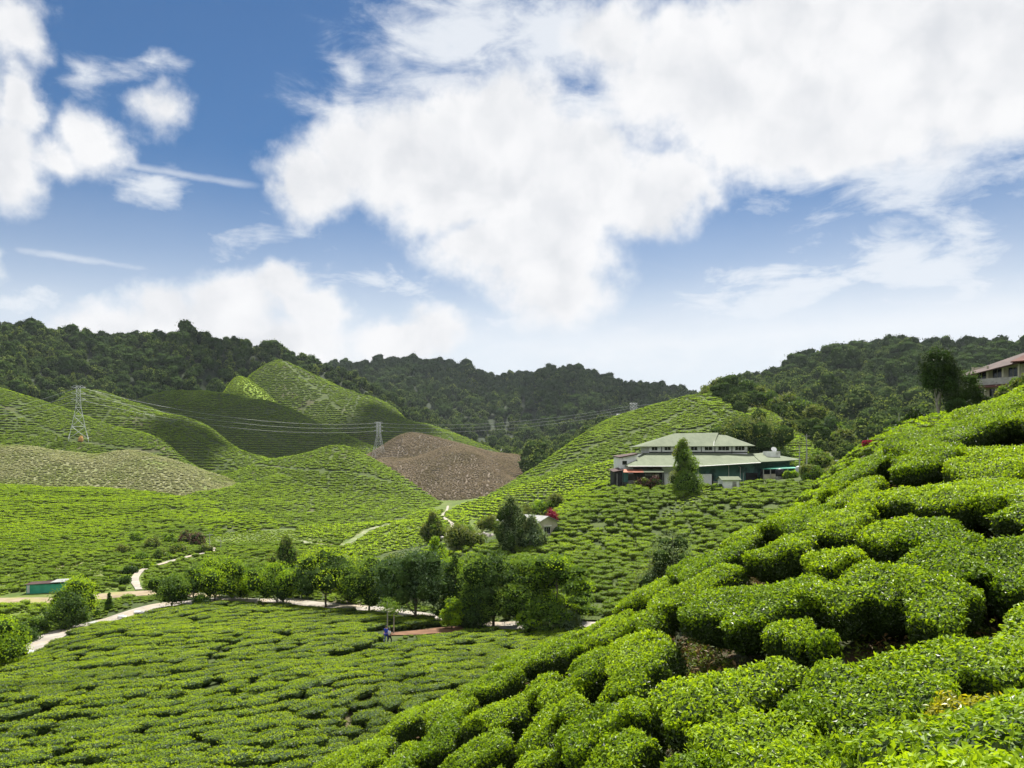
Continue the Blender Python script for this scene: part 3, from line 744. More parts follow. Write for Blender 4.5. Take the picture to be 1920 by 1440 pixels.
# ------------------------------------------------------------------ planting
def hedge_mesh(seed, n_leaf, leaf, L=1.5, W=1.15, H=.85, ico=ICO2, mats=('tea_hill', 'tea_core'), low=.5, flat=4.5, bite=1.0, under=.5, crown_pow=.5, lump=.10, oldz=.80):
    """a plucked tea bush: flat-topped, bulging sides drawn in below, uneven outline"""
    r = np.random.default_rng(seed); mb = MB()
    v, f = ico
    an = np.arctan2(v[:, 1], v[:, 0])
    ph = r.uniform(0, 6.28, 5)
    out = 1 + bite * (.07 * np.sin(7 * an + ph[3]) + .16 * np.sin(2 * an + ph[0]) + .12 * np.sin(3 * an + ph[1]) + .08 * np.sin(5 * an + ph[2]))
    z = v[:, 2]
    rad = np.hypot(v[:, 0], v[:, 1])
    prof = np.where(z > 0, np.power(np.clip(1 - np.abs(z) ** flat, 0, 1), .5), np.clip(1 - under * np.abs(z) ** 1.3, 0, 1) * np.power(np.clip(1 - np.abs(z) ** 8, 0, 1), .5))
    k = prof * out / np.maximum(rad, 1e-3)
    k = np.where(rad < .05, 0, k)
    zz = np.where(z > 0, .56 * H + np.abs(z) ** crown_pow * .42 * H, .56 * H + z * low * H)
    hv = np.stack([v[:, 0] * k * L / 2, v[:, 1] * k * W / 2, zz], 1)
    hv += fbm(hv[:, 0] * 3.1 + seed, hv[:, 1] * 3.1, 2, seed)[:, None] * np.array([lump, lump, lump])
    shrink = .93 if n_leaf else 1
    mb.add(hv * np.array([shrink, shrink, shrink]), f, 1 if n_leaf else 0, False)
    if n_leaf:
        # leaves over top and sides; thinner low down
        tri = hv[f]; ar = np.linalg.norm(np.cross(tri[:, 1] - tri[:, 0], tri[:, 2] - tri[:, 0]), axis=1)
        zc = tri[:, :, 2].mean(1) / H
        w = ar * np.clip((zc - .12) * 2.2, .03, 1); w /= w.sum()
        t = r.choice(len(f), n_leaf, p=w); b = r.dirichlet((1, 1, 1), n_leaf)
        P = (tri[t] * b[..., None]).sum(1)
        N = unit(np.cross(tri[t][:, 1] - tri[t][:, 0], tri[t][:, 2] - tri[t][:, 0])); c = P - np.array([0, 0, .5 * H]); N *= np.sign((N * c).sum(1, keepdims=True) + 1e-9)
        P = P + N * r.uniform(-.03, .035, (n_leaf, 1)) * (leaf / .07) ** .5
        N = unit(N + r.normal(size=(n_leaf, 3)) * .55)
        ll = leaf * r.uniform(.65, 1.25, n_leaf)
        # young flush on the plucked table, old leaf on the flanks with their shade in its colour
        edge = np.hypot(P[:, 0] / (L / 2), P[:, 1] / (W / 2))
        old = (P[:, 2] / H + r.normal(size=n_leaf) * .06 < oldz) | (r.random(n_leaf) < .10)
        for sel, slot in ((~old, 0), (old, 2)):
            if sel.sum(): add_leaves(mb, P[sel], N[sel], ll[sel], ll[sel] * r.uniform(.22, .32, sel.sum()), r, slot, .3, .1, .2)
    return mb


def lib(name, meshes):
    """source plants for the masses; they live in a collection that is not part of the scene"""
    col = bpy.data.collections.new(name)
    for i, m in enumerate(meshes):
        col.objects.link(bpy.data.objects.new('%s_%02d' % (name, i), m))
    return col


def mass(name, label_kind, pts, rot, scl, idx, col):
    """ONE object: a mass of plants too many to count, instances placed at the points of its mesh"""
    me = bpy.data.meshes.new(name)
    n = len(pts); me.vertices.add(n); me.vertices.foreach_set('co', np.asarray(pts, float).ravel())
    for nm, tp, dat, key in (('rot', 'FLOAT_VECTOR', rot, 'vector'), ('scl', 'FLOAT_VECTOR', scl, 'vector'), ('idx', 'INT', idx, 'value')):
        a = me.attributes.new(nm, tp, 'POINT'); a.data.foreach_set(key, np.ascontiguousarray(dat, float if tp != 'INT' else np.int32).ravel())
    o = link(name, me); o['kind'] = 'stuff'
    ng = bpy.data.node_groups.new(name, 'GeometryNodeTree')
    ng.interface.new_socket('Geometry', in_out='INPUT', socket_type='NodeSocketGeometry')
    ng.interface.new_socket('Geometry', in_out='OUTPUT', socket_type='NodeSocketGeometry')
    N = ng.nodes.new; Lk = ng.links.new
    gi, go = N('NodeGroupInput'), N('NodeGroupOutput')
    iop = N('GeometryNodeInstanceOnPoints'); ci = N('GeometryNodeCollectionInfo')
    ci.inputs[0].default_value = col; ci.inputs['Separate Children'].default_value = True; ci.inputs['Reset Children'].default_value = True
    def attr(nm, tp):
        a = N('GeometryNodeInputNamedAttribute'); a.data_type = tp; a.inputs[0].default_value = nm
        return [q for q in a.outputs if q.enabled][0]
    er = N('FunctionNodeEulerToRotation')
    Lk(gi.outputs[0], iop.inputs['Points']); Lk(ci.outputs[0], iop.inputs['Instance'])
    iop.inputs['Pick Instance'].default_value = True
    Lk(attr('idx', 'INT'), iop.inputs['Instance Index'])
    Lk(attr('rot', 'FLOAT_VECTOR'), er.inputs[0]); Lk(er.outputs[0], iop.inputs['Rotation'])
    Lk(attr('scl', 'FLOAT_VECTOR'), iop.inputs['Scale'])
    Lk(iop.outputs[0], go.inputs[0])
    md = o.modifiers.new('planting', 'NODES'); md.node_group = ng
    return o


def frame_px(x, y, z): return x / y * F + 960, HY - z / y * F


def rows_on(key, p, along, px0, px1, s0=.4, wig=.35, jit=.35, y0=None, y1=None, beyond=4.0, yk=.06, xk=0.0, tilt=.55, keep=1.0, ystep=.3):
    """tea rows: plants set where the contour lines of a sheet pass; gives x, y, z, yaw, tilt"""
    s = SH[key]
    ymin = y0 if y0 else float(s.D[0].min()); ymax = y1 if y1 else float(s.D[s.nf - 1].max()) + beyond
    if key != 'near':
        u0, u1 = (px0 - 960) / F, (px1 - 960) / F
    else: u0, u1 = (px0 - 960) / F, (px1 - 960) / F
    xa, xb = min(u0 * ymin, u0 * ymax), max(u1 * ymin, u1 * ymax)
    out = []
    st = max(ystep, p * .12)
    def q(x, y, z): return z + yk * y + xk * x + fbm(x * .12 / p * 2, y * .12 / p * 2, 2, s.seed + 5) * wig * p * s0 * 1.2
    for mode in (0, 1):
        if mode == 0: xs = np.arange(xa, xb, along); ys = np.arange(ymin, ymax, st)
        else: xs = np.arange(xa, xb, st); ys = np.arange(ymin, ymax, along)
        X, Y = np.meshgrid(xs, ys, indexing='ij')
        jx = (hash2(np.arange(len(xs)), np.zeros(len(xs)), 3) - .5) * along * .5 if mode == 0 else None
        if mode == 0: X = X + jx[:, None]
        else: Y = Y + ((hash2(np.arange(len(ys)), np.ones(len(ys)), 3) - .5) * along * .5)[None]
        px = X / Y * F + 960
        Zs = s.z(X, Y); Q = q(X, Y, Zs)
        h = .8
        gx, gy = (s.z(X + h, Y) - s.z(X - h, Y)) / (2 * h) + xk, (s.z(X, Y + h) - s.z(X, Y - h)) / (2 * h) + yk
        sl = np.hypot(gx, gy)
        lev = np.clip(np.round(np.log2(s0 / np.maximum(sl, 1e-3))), -1, 4)
        K = np.floor(Q / (p * s0) * 2 ** lev)
        ax = 1 if mode == 0 else 0
        cr = np.zeros(X.shape, bool)
        if mode == 0: cr[:, 1:] = (K[:, 1:] != K[:, :-1]) & (lev[:, 1:] == lev[:, :-1])
        else: cr[1:] = (K[1:] != K[:-1]) & (lev[1:] == lev[:-1])
        ok = cr & (np.abs(gy) >= np.abs(gx) if mode == 0 else np.abs(gy) < np.abs(gx))
        ok &= (px > px0) & (px < px1) & (Y < s.crest(px) + beyond) & (Y > np.interp(px, PX, s.D[0]))
        x, y, z, a, b = X[ok], Y[ok], Zs[ok], gx[ok], gy[ok]
        out.append(np.stack([x, y, z, a, b], 1))
    o = np.concatenate(out)
    if keep < 1: o = o[rng.random(len(o)) < keep]
    gl = np.hypot(o[:, 3], o[:, 4]) + 1e-6; ja = rng.uniform(-.5, .5, len(o)) * along; jn = rng.normal(size=len(o)) * jit * .3
    o[:, 0] += -o[:, 4] / gl * ja + o[:, 3] / gl * jn; o[:, 1] += o[:, 3] / gl * ja + o[:, 4] / gl * jn
    o[:, 2] = s.z(o[:, 0], o[:, 1])
    # drop what another sheet buries
    H = Hmax(o[:, 0], o[:, 1], (key,))
    o = o[o[:, 2] > H - .35]
    yaw = np.arctan2(o[:, 3], -o[:, 4])          # along the contour
    yaw = np.where(np.abs(yaw) > math.pi / 2, yaw - np.sign(yaw) * math.pi, yaw)
    # the slope across the row, in the row's own frame
    across = -np.sin(yaw) * (o[:, 3] - xk) + np.cos(yaw) * (o[:, 4] - yk)
    tl = np.arctan(across) * tilt
    return o, yaw, tl


KO = None


def clear_of(o, extra=()):
    global KO
    k = np.array(KEEP_OFF + list(extra))
    ok = np.ones(len(o), bool)
    if len(k) == 0 or len(o) == 0: return ok
    for a in range(0, len(o), 4000):
        d = np.hypot(o[a:a + 4000, None, 0] - k[None, :, 0], o[a:a + 4000, None, 1] - k[None, :, 1])
        ok[a:a + 4000] = (d > k[None, :, 2]).all(1)
    return ok


def in_poly(px, row, poly):
    poly = np.array(poly, float); c = np.zeros(np.shape(px), bool); j = len(poly) - 1
    for i in range(len(poly)):
        xi, yi, xj, yj = *poly[i], *poly[j]
        with np.errstate(divide='ignore', invalid='ignore'):
            t = ((yi > row) != (yj > row)) & (px < (xj - xi) * (row - yi) / (yj - yi + 1e-12) + xi)
        c ^= t; j = i
    return c


def plant(name, key, col, nvar, p, along, px0, px1, size=1.0, hscale=1.0, skip=None, **kw):
    o, yaw, tl = rows_on(key, p, along, px0, px1, **kw)
    ok = clear_of(o)
    if skip is not None:
        px, row = frame_px(o[:, 0], o[:, 1], o[:, 2])
        ok &= ~skip(px, row)
    o, yaw, tl = o[ok], yaw[ok], tl[ok]
    n = len(o); r = rng
    sc = r.uniform(.8, 1.2, n) * size
    scl = np.stack([sc * r.uniform(.9, 1.25, n), sc * r.uniform(.85, 1.1, n), sc * hscale * r.uniform(.8, 1.15, n)], 1)
    rot = np.stack([tl, r.normal(size=n) * .05, yaw + r.normal(size=n) * .12 + np.where(r.random(n) < .5, 0, math.pi)], 1)
    # half of the plants are turned round: their tilt turns with them
    rot[:, 0] = np.where(np.abs(rot[:, 2] - yaw) > 1.5, -rot[:, 0], rot[:, 0])
    ob = mass(name, '', o[:, :3] - np.array([0, 0, .05]), rot, scl, r.integers(0, nvar, n), col)
    print('MASS', name, n)
    return ob


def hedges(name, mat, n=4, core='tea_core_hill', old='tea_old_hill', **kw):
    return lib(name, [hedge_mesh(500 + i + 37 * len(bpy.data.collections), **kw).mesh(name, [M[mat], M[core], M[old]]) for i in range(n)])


HILL = hedges('hill_bush', 'tea_hill', 5, n_leaf=130, leaf=.26, L=2.1, W=1.5, ico=ICO1)
FAR = hedges('far_bush', 'tea_far', 4, n_leaf=60, leaf=.5, L=3.9, W=2.1, H=.95, ico=ICO1)
LIME = hedges('lime_bush', 'tea_lime', 4, n_leaf=40, leaf=.45, L=2.4, W=1.5, H=1.0, ico=ICO1)
OLIVE = hedges('olive_bush', 'tea_olive', 5, n_leaf=160, leaf=.2, L=1.5, W=1.2, ico=ICO2)
PALE = hedges('pruned_bush', 'tea_pale', 4, core='soil_pale', old='tea_pale', n_leaf=40, leaf=.35, L=2.0, W=1.1, H=.6, ico=ICO1)
BROWN = hedges('twig_bush', 'tea_brown', 4, core='soil_brown', old='tea_brown', n_leaf=50, leaf=.4, L=1.5, W=1.1, H=.7, ico=ICO1)
# ------------------------------------------------------------------ trees
def crown_mesh(seed, h, w, kind='round', leaf=.25, nl=2600, d=None, hull=.62, base=None, mixp=.3, clump=None, nj=.7):
    """crown of leaf clumps round the limbs; slot 0 = leaf, slot 1 = second leaf tone, slot 2 = inner foliage"""
    r = np.random.default_rng(seed); mb = MB(); d = d or w
    cl = []
    if kind in ('round', 'shrub', 'broad'):
        z0 = (base if base is not None else .24) * h if kind != 'shrub' else .0
        n = 40 if kind != 'shrub' else 30
        for k in range(n):
            v = unit(r.normal(size=3)); rr = r.uniform(.3, .84)
            if kind == 'shrub': v[2] = abs(v[2])
            c = np.array([v[0] * w / 2 * rr, v[1] * d / 2 * rr, (z0 + h) / 2 + v[2] * (h - z0) / 2 * rr * .92 if kind != 'shrub' else .12 * h + v[2] * h * .72 * rr])
            cl.append((c, (clump or .235) * min(w, (h - z0) * 1.1) * r.uniform(.75, 1.25), 1.0))
    elif kind == 'cone':
        z0 = (base if base is not None else .12) * h
        for k in range(52):
            t = r.random() ** 1.4; zz = z0 + (h - z0) * t * .95; q = w / 2 * (1 - t) ** .8 * r.uniform(.35, .85); a = r.uniform(0, 6.28)
            cl.append((np.array([math.cos(a) * q, math.sin(a) * q, zz]), w * .21 * (1 - .6 * t) * r.uniform(.8, 1.25), 1.0))
    elif kind == 'feather':
        z0 = .08 * h
        for k in range(64):
            t = r.random(); zz = z0 + (h - z0) * t; q = w / 2 * (math.sin(math.pi * min(1, .25 + .75 * t)) * .75 + .18) * math.sqrt(r.random()) * (1 - t ** 3 * .8); a = r.uniform(0, 6.28)
            cl.append((np.array([math.cos(a) * q, math.sin(a) * q, zz * .95]), w * .145 * r.uniform(.7, 1.2), 1.5))
    elif kind == 'layer':
        for k in range(54):
            t = r.integers(0, 5) / 4; zz = h * (.28 + .66 * t) + r.normal() * .02 * h; q = w / 2 * (.98 - .55 * t ** 2) * math.sqrt(r.uniform(.08, 1)); a = r.uniform(0, 6.28)
            cl.append((np.array([math.cos(a) * q, math.sin(a) * q, zz]), w * .19 * r.uniform(.7, 1.2), .5))
    elif kind == 'column':
        for k in range(26):
            t = r.random(); zz = h * (.08 + .9 * t); q = w / 2 * (1 - t ** 2.5) * r.uniform(.2, .75); a = r.uniform(0, 6.28)
            cl.append((np.array([math.cos(a) * q, math.sin(a) * q, zz]), w * .25 * (1 - .5 * t) * r.uniform(.8, 1.2), 1.2))
    vol = np.array([c[1] ** 2 for c in cl]); cnt = np.maximum(10, (nl * 2.2 * vol / vol.sum())).astype(int)
    iv, if_ = ICO1
    for (c, rad, sq), m in zip(cl, cnt):
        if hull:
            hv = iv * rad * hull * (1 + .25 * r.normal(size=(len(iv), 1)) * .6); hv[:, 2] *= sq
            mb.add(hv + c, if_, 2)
        v = unit(r.normal(size=(m, 3)) + np.array([0, 0, .35])); q = rad * r.uniform(.72, 1.12, (m, 1))
        P = v * q; P[:, 2] *= sq
        N = unit(v + r.normal(size=(m, 3)) * nj)
        ll = leaf * r.uniform(.6, 1.3, m)
        add_leaves(mb, P + c, N, ll, ll * .34, r, 1 if r.random() < mixp else 0, .25, .2, .7 if kind == 'feather' else 0)
    # stray shoots break the outline
    m = int(nl * .06)
    k = r.integers(0, len(cl), m); v = unit(r.normal(size=(m, 3)) + np.array([0, 0, .3]))
    P = np.array([cl[q][0] for q in k]) + v * np.array([cl[q][1] * r.uniform(1.1, 1.45) for q in k])[:, None] * np.array([1, 1, .9])
    add_leaves(mb, P, v + r.normal(size=(m, 3)) * .5, leaf * .9, leaf * .3, r, 0)
    return mb, [c[0] for c in cl]


def trunk_mesh(seed, h, tops, r0, sink=.4, lean=.0):
    r = np.random.default_rng(seed); mb = MB()
    top = np.array([r.normal() * .03 * h + lean * h, r.normal() * .03 * h, h * .8])
    t = np.linspace(0, 1, 7)[:, None]
    pts = np.array([0, 0, -sink]) + (top + np.array([0, 0, sink])) * t + np.concatenate([np.zeros((1, 3)), r.normal(size=(6, 3)) * .012 * h])
    mb.tube(pts, r0 * (1 - .8 * t[:, 0]), 7)
    for k in range(min(9, len(tops))):
        e = tops[r.integers(0, len(tops))]; f = np.clip(e[2] / h * .75, .2, .85); i = int(f * 6)
        s0 = pts[i]; m = (s0 + e) / 2 + np.array([0, 0, .04 * h])
        mb.tube([s0, m, e], [r0 * (1 - .8 * f) * .6, r0 * .28, r0 * .10], 5)
    return mb


def tree(name, label, cat, px, d, h, w, kind='round', mats=('leaf_mid', 'leaf_bright', 'leaf_dark'), leaf=.25, nl=2400, group=None, bark='bark', r0=None, z=None, seed=None, sink=.4, **kw):
    p = on(px, d); seed = seed if seed is not None else int(px * 7 + d * 13) % 99991
    if z is not None: p.z = z
    root = thing(name, label, cat, p, 0, group)
    c, tops = crown_mesh(seed, h, w, kind, leaf, nl, **kw)
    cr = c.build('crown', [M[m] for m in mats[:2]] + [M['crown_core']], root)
    cr.visible_shadow = True
    trunk_mesh(seed + 1, h, tops, r0 or max(.05, .022 * h), sink).build('trunk', M[bark], root)
    KEEP_OFF.append((p.x, p.y, .5))
    return root


def hp(rows, d): return rows / F * d


# the forest masses
def forest_lib(name, mats, n, seed, hs=(10, 17), leaf=1.2, nl=260):
    out = []
    for i in range(n):
        r = np.random.default_rng(seed + i); h = r.uniform(*hs); w = h * r.uniform(.55, .95)
        mb, tops = crown_mesh(seed + i, h, w, ['round', 'round', 'broad', 'round', 'broad', 'round', 'cone'][i % 7], leaf, nl, base=.1, hull=.8, mixp=.12, nj=.35, clump=.26)
        mb.tube([(0, 0, -3), (0, 0, h * .6)], [.16, .08], 5, 3)
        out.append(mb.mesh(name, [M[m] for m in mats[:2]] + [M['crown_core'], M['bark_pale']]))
    return out


FOR_A = forest_lib('forest_tree', ('forest_a', 'forest_b', 'forest_a'), 7, 8000)
FOR_B = forest_lib('forest_tree', ('forest_b', 'forest_c', 'forest_a'), 7, 8100)
FOR_C = forest_lib('scrub_tree', ('forest_c', 'forest_b', 'forest_b'), 5, 8200, (4, 9), .8, 180)
FLIB = lib('forest', FOR_A + FOR_B + FOR_C)


FLANK = [(1325, 700), (1335, 738), (1375, 762), (1392, 775), (1420, 762), (1448, 768), (1470, 800), (1500, 812), (1530, 842), (1575, 880), (1660, 905), (1760, 820), (1500, 690)]


def forest(key, name, sp, px0, px1, bright, ymin, ymax, size=1.0, where=None):
    s = SH[key]
    xs = np.arange((px0 - 960) / F * ymax if px0 < 960 else (px0 - 960) / F * ymin, (px1 - 960) / F * ymax if px1 > 960 else (px1 - 960) / F * ymin, sp)
    ys = np.arange(ymin, ymax, sp)
    X, Y = np.meshgrid(xs, ys); X = X.ravel() + rng.uniform(-.5, .5, X.size) * sp * 1.1; Y = Y.ravel() + rng.uniform(-.5, .5, Y.size) * sp * 1.1
    px = X / Y * F + 960
    ok = (px > px0) & (px < px1) & (Y < s.crest(px) + 25) & (Y > np.interp(px, PX, s.D[0]) + 3)
    X, Y, px = X[ok], Y[ok], px[ok]; Z_ = s.z(X, Y)
    row = HY - Z_ / Y * F
    ok = (Z_ > Hmax(X, Y, (key,)) - 1.0)
    if where is not None: ok &= in_poly(px, row, where)
    X, Y, Z_, px, row = X[ok], Y[ok], Z_[ok], px[ok], row[ok]
    n = len(X)
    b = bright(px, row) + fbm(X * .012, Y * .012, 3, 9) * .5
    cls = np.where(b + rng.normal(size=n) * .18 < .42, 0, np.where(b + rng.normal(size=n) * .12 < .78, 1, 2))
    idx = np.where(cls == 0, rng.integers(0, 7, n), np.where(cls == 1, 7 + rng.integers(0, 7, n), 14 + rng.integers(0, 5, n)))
    sc = rng.uniform(.55, 1.2, n) * size * np.where(rng.random(n) < .05, 1.35, 1)
    # the collection hands its members over in name order
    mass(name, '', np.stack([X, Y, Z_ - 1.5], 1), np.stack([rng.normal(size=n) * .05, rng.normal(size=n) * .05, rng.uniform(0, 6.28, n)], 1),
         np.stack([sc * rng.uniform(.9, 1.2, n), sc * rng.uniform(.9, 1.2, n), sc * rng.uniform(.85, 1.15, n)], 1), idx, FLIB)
    print('FOREST', name, n)


ss = lambda v, a, b: np.clip((v - a) / (b - a), 0, 1)
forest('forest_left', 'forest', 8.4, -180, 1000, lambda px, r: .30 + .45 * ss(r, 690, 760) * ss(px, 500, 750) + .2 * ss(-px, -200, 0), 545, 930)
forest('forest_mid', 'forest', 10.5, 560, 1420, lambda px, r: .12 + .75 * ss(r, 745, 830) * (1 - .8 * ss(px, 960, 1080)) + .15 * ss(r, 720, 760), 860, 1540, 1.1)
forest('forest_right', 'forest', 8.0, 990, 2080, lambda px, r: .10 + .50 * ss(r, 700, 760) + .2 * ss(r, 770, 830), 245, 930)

forest('valley', 'scrub', 6.0, 860, 1090, lambda px, r: 1.0 + 0 * px, 520, 1000, .75)

forest('righthill', 'forest', 5.0, 1320, 1700, lambda px, r: .38 + 0 * px, 215, 400, .5, where=FLANK)
# ------------------------------------------------------------------ trees one can tell apart
DK, BL, MD, BR = ('leaf_dark', 'leaf_mid', 'leaf_dark'), ('leaf_blue', 'leaf_dark', 'leaf_dark'), ('leaf_mid', 'leaf_bright', 'leaf_dark'), ('leaf_bright', 'leaf_mid', 'leaf_mid')
OL, GR = ('leaf_olive', 'leaf_mid', 'leaf_dark'), ('leaf_grey', 'leaf_olive', 'leaf_dark')
AV = 'avenue trees along the valley road'
for (px, d, h, w, kind, m, lab, kw) in (
        (322, 104, 62, 74, 'round', ('leaf_mid', 'leaf_dark', 'leaf_dark'), 'dark round tree at the left end of the road avenue', {}),
        (362, 112, 56, 34, 'round', DK, 'narrow dark tree tucked behind the left end of the avenue', {}),
        (402, 108, 74, 92, 'round', MD, 'wide bright-crowned tree, third from left in the avenue', dict(mixp=.55)),
        (378, 103, 30, 24, 'shrub', DK, 'low dark bush between the first avenue trees', {}),
        (464, 110, 60, 62, 'round', BR, 'small yellow-green tree between two larger avenue trees', {}),
        (522, 106, 78, 92, 'round', BR, 'round yellow-green lollipop tree in the middle of the avenue', dict(mixp=.4)),
        (612, 105, 98, 108, 'round', ('leaf_dark', 'leaf_bright', 'leaf_dark'), 'broad dark tree with yellow-green top patches in the avenue', dict(mixp=.4)),
        (692, 101, 96, 92, 'round', MD, 'yellowish tree with dark base right of the broad dark avenue tree', dict(mixp=.45, base=.12)),
        (738, 101, 98, 66, 'round', OL, 'tall olive tree beside the big blue-green avenue tree', dict(base=.15)),
        (783, 93, 128, 132, 'round', BL, 'biggest blue-green dense tree in the avenue', dict(base=.12)),
        (852, 94, 122, 72, 'cone', ('leaf_dark', 'leaf_mid', 'leaf_dark'), 'dark cone-shaped conifer in the avenue', {}),
        (885, 90, 96, 60, 'cone', DK, 'shadowy smaller conifer in front of the avenue cone tree', {}),
        (925, 91, 128, 112, 'round', ('leaf_mid', 'leaf_dark', 'leaf_dark'), 'large dark green tree right of the conifers', dict(base=.12)),
        (985, 89, 124, 110, 'layer', ('leaf_mid', 'leaf_dark', 'leaf_dark'), 'tall layered tree shading the road right of the conifers', {}),
        (1042, 86, 126, 112, 'layer', MD, 'rightmost big layered tree with bright flat tiers', {}),
        (1086, 92, 72, 40, 'round', ('leaf_dark', 'leaf_mid', 'leaf_dark'), 'thin dark-trunked tree at the right end of the avenue', dict(base=.4)),
        (1020, 84.5, 52, 78, 'layer', MD, 'low spreading tree under the rightmost avenue tree', {}),
        (848, 88, 52, 34, 'layer', BR, 'slim pale-leaved sapling before the dark conifers', {}),
        (1060, 84, 60, 44, 'shrub', GR, 'pale grey-green bush at the right end of the avenue', {})):
    H_, W_ = hp(h, d) * 1.06, hp(w, d) * (1.32 if px < 760 else 1.2); kw.setdefault('base', .12)
    tree('avenue_tree', lab, 'tree', px, d, H_, W_, kind, m, leaf=.23, nl=int(1100 + 26 * w), group=AV, **kw)
